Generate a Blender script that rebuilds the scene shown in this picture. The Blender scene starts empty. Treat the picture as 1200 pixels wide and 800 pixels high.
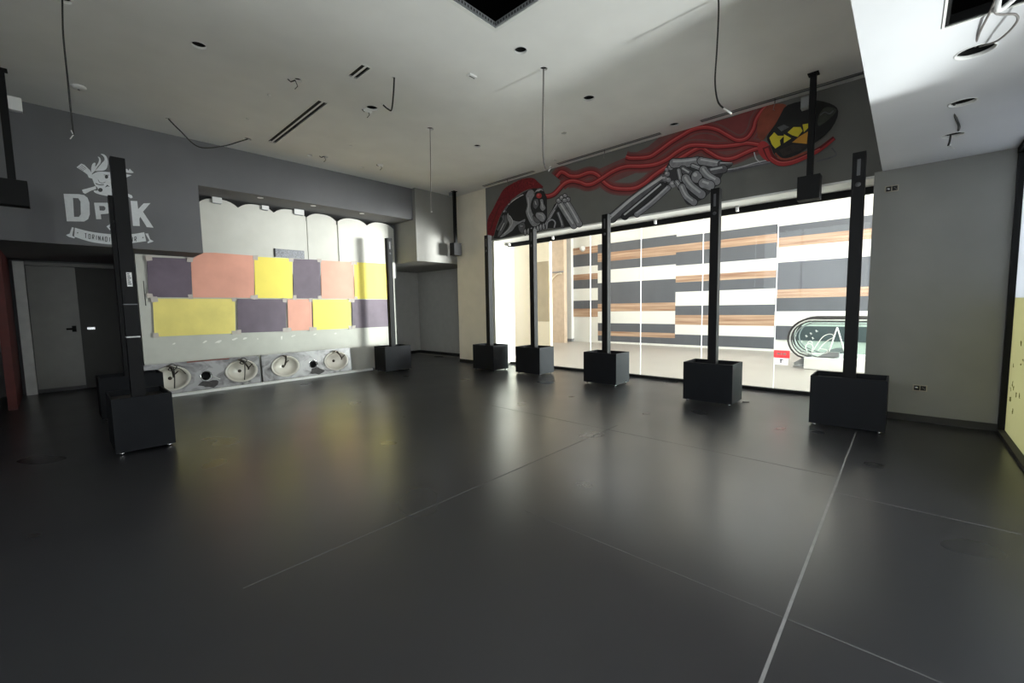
import bpy, bmesh, math, random
from mathutils import Vector, Matrix
from mathutils.geometry import tessellate_polygon
random.seed(7)
PI = math.pi
SC = bpy.context.scene
COL = SC.collection

# ------------------------------------------------------------------ camera (measured from the vanishing points)
F = 497.5
H = 1.5
def _n(v): return v.normalized()
_X = _n(Vector((462, -49, F)))
_Y = Vector((-539, -31, F)); _Y = _n(_Y - _X * _Y.dot(_X))
_Z = _X.cross(_Y)
if _Z.y > 0: _Z = -_Z
def c2w(v): return Vector((_X.dot(v), _Y.dot(v), _Z.dot(v)))
EYE = Vector((0, 0, H))
def P(px, py, ax, val):
    """photo pixel -> the point where its sight line meets the plane  axis = val"""
    d = c2w(Vector((px - 600, py - 400, F)))
    return EYE + d * ((val - EYE[ax]) / d[ax])

cam = bpy.data.cameras.new('camera')
cam.sensor_fit = 'HORIZONTAL'; cam.sensor_width = 36; cam.lens = F * 36 / 1200
cam.clip_start = 0.02
co = bpy.data.objects.new('camera', cam); COL.objects.link(co)
r_, u_, b_ = c2w(Vector((1, 0, 0))), c2w(Vector((0, -1, 0))), c2w(Vector((0, 0, -1)))
M4 = Matrix(((r_.x, u_.x, b_.x, 0), (r_.y, u_.y, b_.y, 0), (r_.z, u_.z, b_.z, H), (0, 0, 0, 1)))
co.matrix_world = M4
SC.camera = co
SC.view_settings.view_transform = 'Standard'
SC.view_settings.look = 'None'
SC.view_settings.gamma = 1
SC.view_settings.use_curve_mapping = False
SC.cycles.sample_clamp_indirect = 4
SC.view_settings.exposure = 1.0

# ------------------------------------------------------------------ materials
def lin(c):
    return tuple(((v / 255) / 12.92 if v / 255 <= 0.04045 else ((v / 255 + 0.055) / 1.055) ** 2.4) for v in c)
MATS = {}
def mat(name, rgb, rough=0.6, metal=0.0, var=0.08, scale=6.0, bump=0.0, spec=0.5, bscale=None, rvar=0.0):
    if name in MATS: return MATS[name]
    m = bpy.data.materials.new(name); m.use_nodes = True
    nt = m.node_tree; b = nt.nodes['Principled BSDF']
    L = lin(rgb)
    b.inputs['Roughness'].default_value = rough; b.inputs['Metallic'].default_value = metal
    b.inputs['Specular IOR Level'].default_value = spec
    tc = nt.nodes.new('ShaderNodeTexCoord')
    no = nt.nodes.new('ShaderNodeTexNoise'); no.inputs['Scale'].default_value = scale; no.inputs['Detail'].default_value = 5
    nt.links.new(tc.outputs['Object'], no.inputs['Vector'])
    cr = nt.nodes.new('ShaderNodeValToRGB')
    cr.color_ramp.elements[0].position = 0.3; cr.color_ramp.elements[1].position = 0.7
    cr.color_ramp.elements[0].color = tuple(max(0, v * (1 - var)) for v in L) + (1,)
    cr.color_ramp.elements[1].color = tuple(min(1, v * (1 + var)) for v in L) + (1,)
    nt.links.new(no.outputs['Fac'], cr.inputs['Fac']); nt.links.new(cr.outputs['Color'], b.inputs['Base Color'])
    if rvar:
        mr = nt.nodes.new('ShaderNodeMapRange'); mr.inputs['To Min'].default_value = rough - rvar; mr.inputs['To Max'].default_value = rough + rvar
        mr.inputs['From Min'].default_value = 0.3; mr.inputs['From Max'].default_value = 0.7
        nt.links.new(no.outputs['Fac'], mr.inputs['Value']); nt.links.new(mr.outputs['Result'], b.inputs['Roughness'])
    if bump:
        n2 = nt.nodes.new('ShaderNodeTexNoise'); n2.inputs['Scale'].default_value = bscale or scale * 8; n2.inputs['Detail'].default_value = 6
        nt.links.new(tc.outputs['Object'], n2.inputs['Vector'])
        bp = nt.nodes.new('ShaderNodeBump'); bp.inputs['Strength'].default_value = bump; bp.inputs['Distance'].default_value = 0.01
        nt.links.new(n2.outputs['Fac'], bp.inputs['Height']); nt.links.new(bp.outputs['Normal'], b.inputs['Normal'])
    MATS[name] = m
    return m

def glass_mat(name, tint=(0.96, 0.98, 0.97), refl=1.0):
    m = bpy.data.materials.new(name); m.use_nodes = True
    nt = m.node_tree; nt.nodes.clear()
    o = nt.nodes.new('ShaderNodeOutputMaterial'); mx = nt.nodes.new('ShaderNodeMixShader')
    t = nt.nodes.new('ShaderNodeBsdfTransparent'); t.inputs[0].default_value = tint + (1,)
    g = nt.nodes.new('ShaderNodeBsdfGlossy'); g.inputs['Roughness'].default_value = 0.02
    fr = nt.nodes.new('ShaderNodeFresnel'); fr.inputs['IOR'].default_value = 1.35
    mu = nt.nodes.new('ShaderNodeMath'); mu.operation = 'MULTIPLY'; mu.inputs[1].default_value = refl
    ge = nt.nodes.new('ShaderNodeNewGeometry'); m2 = nt.nodes.new('ShaderNodeMath'); m2.operation = 'SUBTRACT'; m2.inputs[0].default_value = 1
    m3 = nt.nodes.new('ShaderNodeMath'); m3.operation = 'MULTIPLY'
    nt.links.new(ge.outputs['Backfacing'], m2.inputs[1]); nt.links.new(m2.outputs[0], m3.inputs[1])
    nt.links.new(fr.outputs[0], mu.inputs[0]); nt.links.new(mu.outputs[0], m3.inputs[0]); nt.links.new(m3.outputs[0], mx.inputs[0])
    nt.links.new(t.outputs[0], mx.inputs[1]); nt.links.new(g.outputs[0], mx.inputs[2]); nt.links.new(mx.outputs[0], o.inputs[0])
    return m

def film_mat(name, rgb, var=0.06):
    """vinyl film: daylight shines through it, diffused"""
    m = bpy.data.materials.new(name); m.use_nodes = True
    nt = m.node_tree; nt.nodes.clear()
    o = nt.nodes.new('ShaderNodeOutputMaterial'); mx = nt.nodes.new('ShaderNodeMixShader'); mx.inputs[0].default_value = 0.35
    t = nt.nodes.new('ShaderNodeBsdfTranslucent'); d = nt.nodes.new('ShaderNodeBsdfDiffuse')
    no = nt.nodes.new('ShaderNodeTexNoise'); no.inputs['Scale'].default_value = 2.0
    tc = nt.nodes.new('ShaderNodeTexCoord'); nt.links.new(tc.outputs['Object'], no.inputs['Vector'])
    cr = nt.nodes.new('ShaderNodeValToRGB'); L = lin(rgb)
    cr.color_ramp.elements[0].color = tuple(v * (1 - var) for v in L) + (1,); cr.color_ramp.elements[1].color = tuple(min(1, v * (1 + var)) for v in L) + (1,)
    nt.links.new(no.outputs['Fac'], cr.inputs['Fac'])
    nt.links.new(cr.outputs[0], t.inputs[0]); nt.links.new(cr.outputs[0], d.inputs[0])
    nt.links.new(t.outputs[0], mx.inputs[1]); nt.links.new(d.outputs[0], mx.inputs[2]); nt.links.new(mx.outputs[0], o.inputs[0])
    return m

def emit_mat(name, rgb, strength):
    m = bpy.data.materials.new(name); m.use_nodes = True
    nt = m.node_tree; nt.nodes.clear()
    o = nt.nodes.new('ShaderNodeOutputMaterial'); e = nt.nodes.new('ShaderNodeEmission')
    e.inputs[0].default_value = lin(rgb) + (1,); e.inputs[1].default_value = strength
    nt.links.new(e.outputs[0], o.inputs[0]); return m

def wood_mat(name, a, b):
    m = bpy.data.materials.new(name); m.use_nodes = True
    nt = m.node_tree; p = nt.nodes['Principled BSDF']; p.inputs['Roughness'].default_value = 0.5
    tc = nt.nodes.new('ShaderNodeTexCoord'); mp = nt.nodes.new('ShaderNodeMapping'); mp.inputs['Scale'].default_value = (1, 0.5, 14)
    no = nt.nodes.new('ShaderNodeTexNoise'); no.inputs['Scale'].default_value = 1.0; no.inputs['Detail'].default_value = 6
    cr = nt.nodes.new('ShaderNodeValToRGB'); cr.color_ramp.elements[0].position = 0.35; cr.color_ramp.elements[1].position = 0.65
    cr.color_ramp.elements[0].color = lin(a) + (1,); cr.color_ramp.elements[1].color = lin(b) + (1,)
    nt.links.new(tc.outputs['Object'], mp.inputs[0]); nt.links.new(mp.outputs[0], no.inputs['Vector'])
    nt.links.new(no.outputs['Fac'], cr.inputs[0]); nt.links.new(cr.outputs[0], p.inputs['Base Color'])
    return m

def floor_mat():
    m = bpy.data.materials.new('polished_concrete'); m.use_nodes = True
    nt = m.node_tree; p = nt.nodes['Principled BSDF']
    tc = nt.nodes.new('ShaderNodeTexCoord')
    n2 = nt.nodes.new('ShaderNodeTexNoise'); n2.inputs['Scale'].default_value = 1.3; n2.inputs['Detail'].default_value = 1; n2.inputs['Roughness'].default_value = 0.5
    nt.links.new(tc.outputs['Object'], n2.inputs['Vector'])
    mx = nt.nodes.new('ShaderNodeMix'); mx.data_type = 'RGBA'
    mx.inputs[6].default_value = lin((41, 41, 43)) + (1,); mx.inputs[7].default_value = lin((43, 43, 45)) + (1,)
    nt.links.new(n2.outputs['Fac'], mx.inputs[0]); nt.links.new(mx.outputs[2], p.inputs['Base Color'])
    mr = nt.nodes.new('ShaderNodeMapRange'); mr.inputs['From Min'].default_value = 0.0; mr.inputs['From Max'].default_value = 1.0
    mr.inputs['To Min'].default_value = 0.25; mr.inputs['To Max'].default_value = 0.33
    nt.links.new(n2.outputs['Fac'], mr.inputs['Value']); nt.links.new(mr.outputs[0], p.inputs['Roughness'])
    return m

def marble_mat():
    m = bpy.data.materials.new('grey_marble'); m.use_nodes = True
    nt = m.node_tree; p = nt.nodes['Principled BSDF']; p.inputs['Roughness'].default_value = 0.35
    tc = nt.nodes.new('ShaderNodeTexCoord')
    n1 = nt.nodes.new('ShaderNodeTexNoise'); n1.inputs['Scale'].default_value = 4.5; n1.inputs['Detail'].default_value = 9; n1.inputs['Distortion'].default_value = 1.2
    nt.links.new(tc.outputs['Object'], n1.inputs['Vector'])
    cr = nt.nodes.new('ShaderNodeValToRGB'); e = cr.color_ramp.elements
    e[0].position = 0.3; e[0].color = lin((58, 54, 54)) + (1,); e[1].position = 0.6; e[1].color = lin((158, 156, 156)) + (1,)
    k = cr.color_ramp.elements.new(0.42); k.color = lin((118, 115, 116)) + (1,)
    nt.links.new(n1.outputs['Fac'], cr.inputs[0]); nt.links.new(cr.outputs[0], p.inputs['Base Color'])
    return m

FLOOR = floor_mat(); MARBLE = marble_mat()
CEIL = mat('ceiling_paint', (232, 231, 228), 0.9, var=0.03, scale=2)
SOFFIT = mat('soffit_paint', (204, 204, 207), 0.85, var=0.02, scale=2)
GREY = mat('grey_wall_paint', (102, 102, 104), 0.85, var=0.04, scale=2.5)
GREYW = mat('warm_grey_paint', (132, 131, 127), 0.85, var=0.04, scale=2.5)
MURALBG = mat('mural_wall_paint', (104, 104, 100), 0.85, var=0.05, scale=3)
BEIGE = mat('beige_column_paint', (226, 217, 198), 0.8, var=0.04, scale=3)
PALE = mat('pale_plaster', (196, 195, 186), 0.8, var=0.05, scale=4)
PALE2 = mat('pale_board', (205, 204, 196), 0.75, var=0.04, scale=3)
WHITE = mat('white_paint', (226, 226, 222), 0.6, var=0.03)
DARKV = mat('dark_void', (14, 14, 14), 0.95, var=0.2)
BLACK = mat('black_metal', (14, 14, 15), 0.6, var=0.1, bump=0.02, spec=.2)
PLANT = mat('black_planter_metal', (17, 19, 23), 0.65, var=0.12, scale=5, spec=.2)
BASE = mat('dark_baseboard', (44, 43, 42), 0.6, var=0.1)
RUB = mat('black_rubber', (18, 18, 18), 0.7)
CHROME = mat('chrome', (190, 190, 190), 0.2, metal=1.0, var=0.05)
DCHROME = mat('tarnished_tap', (70, 62, 54), 0.35, metal=0.7, var=0.3)
CERAM = mat('white_ceramic', (206, 201, 190), 0.25, var=0.05)
PLASTIC = mat('white_plastic', (220, 220, 218), 0.45, var=0.03)
GREYP = mat('grey_plastic', (120, 122, 124), 0.5, var=0.05)
CABLE = mat('dark_cable', (32, 31, 30), 0.6)
CABLEG = mat('grey_cable', (110, 105, 102), 0.6)
YEL = mat('yellow_paint', (238, 220, 122), 0.55, var=0.07, scale=3)
YEL2 = mat('bright_yellow_paint', (246, 226, 92), 0.55, var=0.04, scale=3)
PUR = mat('purple_paint', (98, 84, 98), 0.55, var=0.16, scale=4)
SAL = mat('salmon_paint', (226, 160, 138), 0.55, var=0.06, scale=3)
TAPE = mat('beige_tape', (190, 180, 172), 0.6, var=0.1)
RED = mat('dark_red_panel', (74, 22, 18), 0.7, var=0.15)
DOORM = mat('grey_door_paint', (150, 150, 146), 0.7, var=0.04)
DOORD = mat('dark_door_paint', (70, 70, 68), 0.7, var=0.04)
LOGO = mat('logo_white_paint', (208, 211, 213), 0.8, var=0.06, scale=20)
CFLOOR = mat('mall_floor_stone', (158, 152, 145), 0.35, var=0.04, scale=1.2)
CWHITE = mat('mall_white', (236, 236, 232), 0.5, var=0.01)
CDARK = mat('mall_slate_panel', (92, 95, 102), 0.6, var=0.05, scale=2)
CWOOD = wood_mat('mall_wood', (154, 118, 96), (204, 174, 148))
CREAM = mat('mall_cream', (214, 202, 178), 0.5, var=0.02)
GLASS = glass_mat('clear_glass')
GLASSG = glass_mat('green_glass', (0.87, 0.93, 0.915), .6)
FILMY = film_mat('yellow_vinyl_film', (206, 205, 172))
FILMW = film_mat('white_vinyl_film', (226, 230, 233)); FILMJ = film_mat('clear_joint', (240, 243, 244))

# ------------------------------------------------------------------ mesh helpers
class MB:
    def __init__(s): s.bm = bmesh.new(); s.mats = []
    def mi(s, m):
        if m not in s.mats: s.mats.append(m)
        return s.mats.index(m)
    def face(s, pts, m):
        try:
            f = s.bm.faces.new([s.bm.verts.new(p) for p in pts]); f.material_index = s.mi(m); return f
        except ValueError: return None
    def hexa(s, c, m):
        v = [s.bm.verts.new(p) for p in c]; i = s.mi(m)
        for q in ((0, 3, 2, 1), (4, 5, 6, 7), (0, 1, 5, 4), (1, 2, 6, 5), (2, 3, 7, 6), (3, 0, 4, 7)):
            s.bm.faces.new([v[k] for k in q]).material_index = i
        return v
    def box(s, x0, x1, y0, y1, z0, z1, m, bev=0.0):
        v = s.hexa([(x0, y0, z0), (x1, y0, z0), (x1, y1, z0), (x0, y1, z0), (x0, y0, z1), (x1, y0, z1), (x1, y1, z1), (x0, y1, z1)], m)
        if bev:
            es = list({e for q in v for e in q.link_edges})
            bmesh.ops.bevel(s.bm, geom=es, offset=bev, segments=2, affect='EDGES', profile=0.5)
        return s
    def prism(s, pts2, holes, fn, d0, d1, m):
        """outline (with holes) in 2-D, swept from depth d0 to d1; fn(u, v, d) -> 3-D"""
        loops = [pts2] + list(holes); i = s.mi(m)
        flat = [p for l in loops for p in l]
        tris = tessellate_polygon([[Vector((p[0], p[1], 0)) for p in l] for l in loops])
        va = [s.bm.verts.new(fn(p[0], p[1], d0)) for p in flat]
        vb = [s.bm.verts.new(fn(p[0], p[1], d1)) for p in flat] if d1 is not None else None
        for t in tris:
            try:
                s.bm.faces.new([va[k] for k in t]).material_index = i
                if vb: s.bm.faces.new([vb[k] for k in reversed(t)]).material_index = i
            except ValueError: pass
        if vb:
            o = 0
            for l in loops:
                n = len(l)
                for k in range(n):
                    try: s.bm.faces.new([va[o + k], va[o + (k + 1) % n], vb[o + (k + 1) % n], vb[o + k]]).material_index = i
                    except ValueError: pass
                o += n
        return s
    def tube(s, path, r, m, n=8, caps=True):
        path = [Vector(p) for p in path]; i = s.mi(m); rings = []
        up = None
        for k, p in enumerate(path):
            t = (path[min(k + 1, len(path) - 1)] - path[max(k - 1, 0)]).normalized()
            if up is None:
                up = t.orthogonal().normalized()
            up = (up - t * up.dot(t))
            up = up.normalized() if up.length > 1e-6 else t.orthogonal().normalized()
            w = t.cross(up); rr = r[k] if isinstance(r, (list, tuple)) else r
            rings.append([s.bm.verts.new(p + (up * math.cos(2 * PI * a / n) + w * math.sin(2 * PI * a / n)) * rr) for a in range(n)])
        for k in range(len(rings) - 1):
            for a in range(n):
                f = s.bm.faces.new([rings[k][a], rings[k][(a + 1) % n], rings[k + 1][(a + 1) % n], rings[k + 1][a]]); f.material_index = i; f.smooth = True
        if caps:
            for q in (rings[0][::-1], rings[-1]):
                s.bm.faces.new(q).material_index = i
        return s
    def lathe(s, prof, org, m, n=24, axis=2, sx=1, sy=1, caps=True):
        """profile of (radius, height) turned about an axis through org"""
        i = s.mi(m); org = Vector(org); rings = []
        def place(a, b, h):
            if axis == 2: return org + Vector((a, b, h))
            if axis == 1: return org + Vector((a, h, b))
            return org + Vector((h, a, b))
        for (r, h) in prof:
            rings.append([s.bm.verts.new(place(r * sx * math.cos(2 * PI * a / n), r * sy * math.sin(2 * PI * a / n), h)) for a in range(n)])
        for k in range(len(rings) - 1):
            for a in range(n):
                f = s.bm.faces.new([rings[k][a], rings[k][(a + 1) % n], rings[k + 1][(a + 1) % n], rings[k + 1][a]]); f.material_index = i; f.smooth = True
        for q in ((rings[0], rings[-1]) if caps else ()):
            if (q[0].co - q[n // 2].co).length > 1e-5: s.bm.faces.new(q).material_index = i
        return s
    def build(s, name, parent=None, loc=None, fix=True):
        bmesh.ops.remove_doubles(s.bm, verts=s.bm.verts, dist=1e-5)
        if fix: bmesh.ops.recalc_face_normals(s.bm, faces=s.bm.faces)
        me = bpy.data.meshes.new(name)
        s.bm.to_mesh(me); s.bm.free()
        for m in s.mats: me.materials.append(m)
        o = bpy.data.objects.new(name, me); COL.objects.link(o)
        if parent: o.parent = parent
        if loc: o.location = loc
        return o

def tag(o, label, cat, group=None, kind=None):
    o['label'] = label; o['category'] = cat
    if group: o['group'] = group
    if kind: o['kind'] = kind
    return o
def struct(o, label=None, cat=None):
    o['kind'] = 'structure'
    if label: o['label'] = label
    if cat: o['category'] = cat
    return o
def empty(name, loc, label, cat, group=None, rz=0.0):
    o = bpy.data.objects.new(name, None); COL.objects.link(o); o.location = loc; o.rotation_euler = (0, 0, rz)
    o.empty_display_size = 0.1
    return tag(o, label, cat, group)
def copy_tree(root, loc, rz, label, group=None):
    r = root.copy(); COL.objects.link(r); r.location = loc; r.rotation_euler = (0, 0, rz); r['label'] = label
    if group: r['group'] = group
    for ch in list(root.children):
        c = ch.copy(); COL.objects.link(c); c.parent = r
        for g in list(ch.children):
            d = g.copy(); COL.objects.link(d); d.parent = c
    return r
def circle(cx, cy, r, n=28, ry=None): return [(cx + r * math.cos(2 * PI * a / n), cy + (ry or r) * math.sin(2 * PI * a / n)) for a in range(n)]
def rect(x0, x1, y0, y1): return [(x0, y0), (x1, y0), (x1, y1), (x0, y1)]
def smooth(pts, k=6):
    pts = [Vector(p) for p in pts]
    if len(pts) < 3: return pts
    out = []
    for i in range(len(pts) - 1):
        p0 = pts[max(i - 1, 0)]; p1 = pts[i]; p2 = pts[i + 1]; p3 = pts[min(i + 2, len(pts) - 1)]
        for j in range(k):
            t = j / k
            out.append(0.5 * ((2 * p1) + (p2 - p0) * t + (2 * p0 - 5 * p1 + 4 * p2 - p3) * t * t + (3 * p1 - p0 - 3 * p2 + p3) * t ** 3))
    out.append(pts[-1]); return out

# ------------------------------------------------------------------ levels and planes
ZC, ZS = 4.47, 3.10            # main ceiling, dropped soffit
YB, YP = 9.15, 9.95            # front of the logo bulkhead, poster wall
XM, XG = 7.60, 8.15            # mural wall, shop window glass
YR = -0.86                     # film-covered window beside the camera
XW = 7.15                      # grey wall at the right
XL, XS = -2.6, 15.0            # left room wall, far side of the mall

# ------------------------------------------------------------------ floor
m = MB(); m.box(XL, XG, YR - 0.1, 12.3, -0.2, 0, FLOOR)
JO = mat('floor_joint_filler', (114, 113, 112), 0.7, var=0.2, scale=10)
JD = mat('floor_joint_dark', (80, 80, 80), 0.7, var=0.2, scale=10)
m.box(0.2, 6.1, 0.352, 0.366, -0.01, 0.0012, JO)
m.box(0.6, 4.7, 2.58, 2.589, -0.01, 0.0012, JD)
m.box(2.262, 2.270, -0.8, 0.35, -0.01, 0.0012, JD); m.box(2.262, 2.268, 0.37, 2.0, -0.01, 0.0012, JD)
m.box(4.08, 4.088, -0.8, 0.35, -0.01, 0.0012, JD); m.box(4.46, 4.466, 0.37, 4.6, -0.01, 0.0012, JD)
struct(m.build('floor', fix=True))

# ------------------------------------------------------------------ ceiling with its holes
def cpt(px, py, z=ZC): p = P(px, py, 2, z); return (p.x, p.y)
round_holes = [(233, 53, 0.075), (610, 59, 0.075), (690, 115, 0.085), (559, 171, 0.07), (790, 146, 0.08), (504, 151, 0.06),
               (637, 81, 0.05), (436, 127, 0.085), (461, 91, 0.02), (197, 139, 0.035), (290, 163, 0.06), (349, 94, 0.05), (363, 182, 0.045), (381, 184, 0.055),
               (650, 188, 0.05), (661, 156, 0.045), (411, 171, 0.03), (424, 196, 0.05), (74, 0, 0.06)]
HX0, HX1, HY0, HY1 = 2.05, 3.44, 2.1, 3.35      # access hatch
holes = [circle(*cpt(a, b), r, 20) for a, b, r in round_holes]
slots = [(2.775, 2.925, 6.23, 8.37), (2.765, 2.905, 4.97, 5.36), (7.40, 7.47, 3.28, 5.48), (7.40, 7.47, 0.50, 2.58), (7.40, 7.47, 6.15, 7.75)]
m = MB()
hl = holes + [rect(HX0, HX1, HY0, HY1)] + [rect(*s) for s in slots]
m.prism(rect(XL, 8.2, -0.9, 9.3), hl, lambda u, v, d: (u, v, d), ZC, ZC + 0.03, CEIL)
struct(m.build('ceiling'))
m = MB(); m.box(XL, 8.2, -0.9, 9.3, ZC + 0.9, ZC + 0.95, DARKV)
for a in ((XL, XL + 0.05, -0.9, 9.3), (8.15, 8.2, -0.9, 9.3), (XL, 8.2, -0.9, -0.85), (XL, 8.2, 9.25, 9.3)): m.box(*a, ZC + 0.031, ZC + 0.9, DARKV)
struct(m.build('ceiling_void'))

# soffit over the camera, along the right-hand windows
YS = 0.285
s_round = [(1143, 60, 0.095), (1128, 120, 0.085), (1117, 158, 0.08)]
SX0, SX1, SY0, SY1 = 2.5, 3.705, -0.66, -0.095
m = MB()
m.prism(rect(XL, XW + 0.02, YR - 0.02, YS), [circle(*cpt(a, b, ZS), r, 24) for a, b, r in s_round] + [rect(SX0, SX1, SY0, SY1)], lambda u, v, d: (u, v, d), ZS, ZS + 0.02, SOFFIT)
m.box(XL, XM, YS - 0.03, YS, ZS + 0.02, ZC, SOFFIT)
struct(m.build('ceiling_soffit'))
m = MB(); m.box(XL, XW, YR, YS - 0.031, ZS + 0.75, ZS + 0.78, DARKV); m.box(XL, XW, YS - 0.05, YS - 0.031, ZS + 0.021, ZS + 0.75, DARKV); m.box(XL, XW, YR, YR + 0.02, ZS + 0.021, ZS + 0.75, DARKV)
struct(m.build('ceiling_soffit_void'))

# ------------------------------------------------------------------ walls
m = MB()
m.box(XL, 1.89, YB, 12.3, 2.54, ZC, GREY); m.box(1.89, 6.3, YB, 10.6, 3.71, ZC, GREY)
m.box(1.2, 6.3, 10.5, 10.6, 2.3, 3.71, GREY); m.box(1.15, 1.9, 10.0, 10.6, 2.3, 2.54, GREY); m.box(6.2, 6.3, 10.0, 10.6, 2.3, 3.71, GREY)
struct(m.build('wall_left_bulkhead'))
m = MB(); m.box(6.3, 8.5, 9.03, 12.3, 2.69, ZC, GREYW)
struct(m.build('wall_back_box'))
ALC = mat('alcove_paint', (182, 181, 177), .85, var=.04); m = MB(); m.box(6.1, 8.6, 12.1, 12.3, 0, 2.69, ALC); m.box(8.45, 8.6, 9.05, 12.1, 0, 2.69, ALC); m.box(5.95, 6.1, 10.07, 12.1, 0, 3.7, GREYW)
struct(m.build('wall_alcove'))
m = MB(); m.box(6.1, 8.45, 12.06, 12.1, 0, 0.09, RUB); m.box(8.41, 8.45, 9.05, 12.06, 0, 0.09, RUB)
struct(m.build('baseboard_alcove'))
m = MB(); m.box(XM, 8.6, 7.86, 9.03, 0, ZC, BEIGE)
m.box(XM, 8.25, 7.60, 7.86, 0, 3.16, PALE)
struct(m.build('wall_column'))
m = MB(); m.box(XM - 0.015, XM, 7.86, 9.03, 0, 0.09, RUB); struct(m.build('baseboard_column'))
# mural wall above the shop window: its underside runs back to the glass
m = MB(); m.box(XM, 8.3, -0.9, 7.86, 3.16, ZC, MURALBG); struct(m.build('wall_right_bulkhead'))
m = MB(); m.box(XM + 0.002, XG + 0.1, 0.36, 7.599, 3.13, 3.16, WHITE); struct(m.build('trim_window_soffit'))
m = MB(); m.box(XW, 8.4, YR - 0.1, 0.36, 0, ZS, GREYW); struct(m.build('wall_right'))
m = MB(); m.box(XW - 0.015, XW, YR, 0.36, 0, 0.085, BASE); struct(m.build('baseboard_right'))
m = MB(); m.box(XL - 0.1, XL, 4.5, 12.3, 0, ZC, GREY); m.box(XL - 0.1, XL, YR - .1, -.3, 0, ZC, GREY); m.box(XL - 0.1, XL, -.3, 4.5, 0, 1.6, GREY); m.box(XL - 0.1, XL, -.3, 4.5, 4.2, ZC, GREY); struct(m.build('wall_left'))
m = MB(); m.box(XL - .07, XL - .03, -.3, 4.5, 1.6, 1.66, BLACK); m.box(XL - .07, XL - .03, -.3, 4.5, 4.14, 4.2, BLACK)  # unseen window, made up to let fill daylight in from behind
for y_ in (-.27, 1.3, 2.9, 4.47): m.box(XL - .07, XL - .03, y_ - .03, y_ + .03, 1.66, 4.14, BLACK)
fill_win = struct(m.build('added_fill_window')); m = MB(); m.box(XL - .054, XL - .046, -.24, 4.44, 1.66, 4.14, GLASS); m.build('pane', fill_win)
m = MB(); m.box(XL, 1.5, 12.2, 12.3, 0, 2.54, GREY); struct(m.build('wall_door'))
m = MB(); m.box(1.15, 1.25, 10.06, 12.2, 0, 2.54, GREY); struct(m.build('wall_door_side'))
m = MB(); m.box(-0.58, -0.48, 10.4, 12.2, 0, 2.54, RED); struct(m.build('wall_red'))
# poster wall with a ragged scalloped top
def sx(px, py=300): return P(px, py, 1, YP).x
X0, X1 = sx(158), sx(461)
m = MB()
m.box(X0, X1, YP, YP + 0.12, 0, 2.54, PALE); m.box(1.9, X1, YP, YP + 0.12, 2.54, 3.5, PALE)
wall_back = struct(m.build('wall_back'))
def wp(px, py, d=0.0): return P(px, py, 1, YP - d)
SCAR = mat('bare_plaster', (236, 234, 226), 0.8)
for (a, b, w, h) in [(204, 402.5, 5, 2.2), (240, 400.5, 6, 3), (256, 400, 9, 3.4), (275, 397, 8, 3), (287, 396.5, 6, 2.6), (330, 395.5, 2, 5), (344, 393.5, 6, 2.2), (369, 391.5, 4, 2), (393, 390.5, 3, 2), (302, 397, 2, 2)]:
    pts = []
    n = 9
    for k in range(n):
        t = 2 * PI * k / n; rr = random.uniform(0.6, 1.15)
        q = wp(a + w / 2 * rr * math.cos(t), b + h / 2 * rr * math.sin(t) - (0.25 * w / 2 * math.cos(t) if w > h else 0)); pts.append((q.x, q.z))
    m = MB(); m.prism(pts, [], lambda u, v, d: (u, d, v), YP - 0.003, YP, SCAR); m.build('plaster_scar', wall_back)
m = MB(); m.tube([wp(168, 329, .004), wp(169.5, 343, .004), wp(171, 358, .004)], 0.006, mat('scratch_grey', (90, 90, 86))); m.build('scratch', wall_back)

# pale boards with rounded tops above the posters
def board(px0, px1, nar, label, y):
    a, b = sx(px0, 260), sx(px1, 260); n = 10; top = []; w = (b - a) / nar
    for k in range(nar):
        for j in range(n + 1):
            t = j / n; top.append((b - k * w - t * w, 3.575 + 0.115 * (1 - abs(2 * t - 1) ** 2.8)))
    pts = [(a, 2.30), (b, 2.30)] + top
    m = MB(); m.prism(pts, [], lambda u, v, d: (u, d, v), y, y + 0.025, PALE2)
    o = m.build('wall_board'); return tag(o, label, 'board')
board(233.4, 358, 3, 'wide pale wall board with three rounded tops above the posters', YP - 0.03)
board(359, 393, 1, 'narrow pale wall board with one rounded top, between two dark joints', YP - 0.028)
board(395, 460, 2, 'pale wall board with two rounded tops beside the tall black post', YP - 0.030)
for (a, b, c, d, lb) in [(248, 231, 259, 237.5, 'white bracket block highest up on the wide pale board'), (306, 242, 314, 245.5, 'small white bracket block with dark lower edge, middle of the wide board'), (344, 244.5, 355, 251, 'white bracket block at the right top corner of the wide pale board')]:
    p, q = P(a, d, 1, YP - .03), P(c, b, 1, YP - .03)
    m = MB(); m.box(p.x, q.x, YP - 0.09, YP - 0.031, p.z, q.z, PLASTIC, 0.006); o = tag(m.build('wall_bracket'), lb, 'bracket', 'white blocks on the pale boards')
    m = MB(); m.box(p.x + .02, q.x - .02, YP - 0.08, YP - 0.035, p.z - 0.012, p.z, GREYP); m.build('clip', o)
p, q = P(322, 301, 1, YP - .03), P(356, 294, 1, YP - .03)
o = tag(MB().box(p.x, q.x, YP - 0.055, YP - 0.031, p.z, q.z, mat('speckled_strip', (120, 122, 130), 0.4, var=0.6, scale=60), 0.004).build('speckled_strip'), 'short blue grey speckled strip lying along the top edge of the posters', 'strip')
MB().box(p.x - 0.012, p.x + 0.01, YP - 0.057, YP - 0.031, p.z - .002, q.z + .004, RUB).build('end_cap', o)

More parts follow.
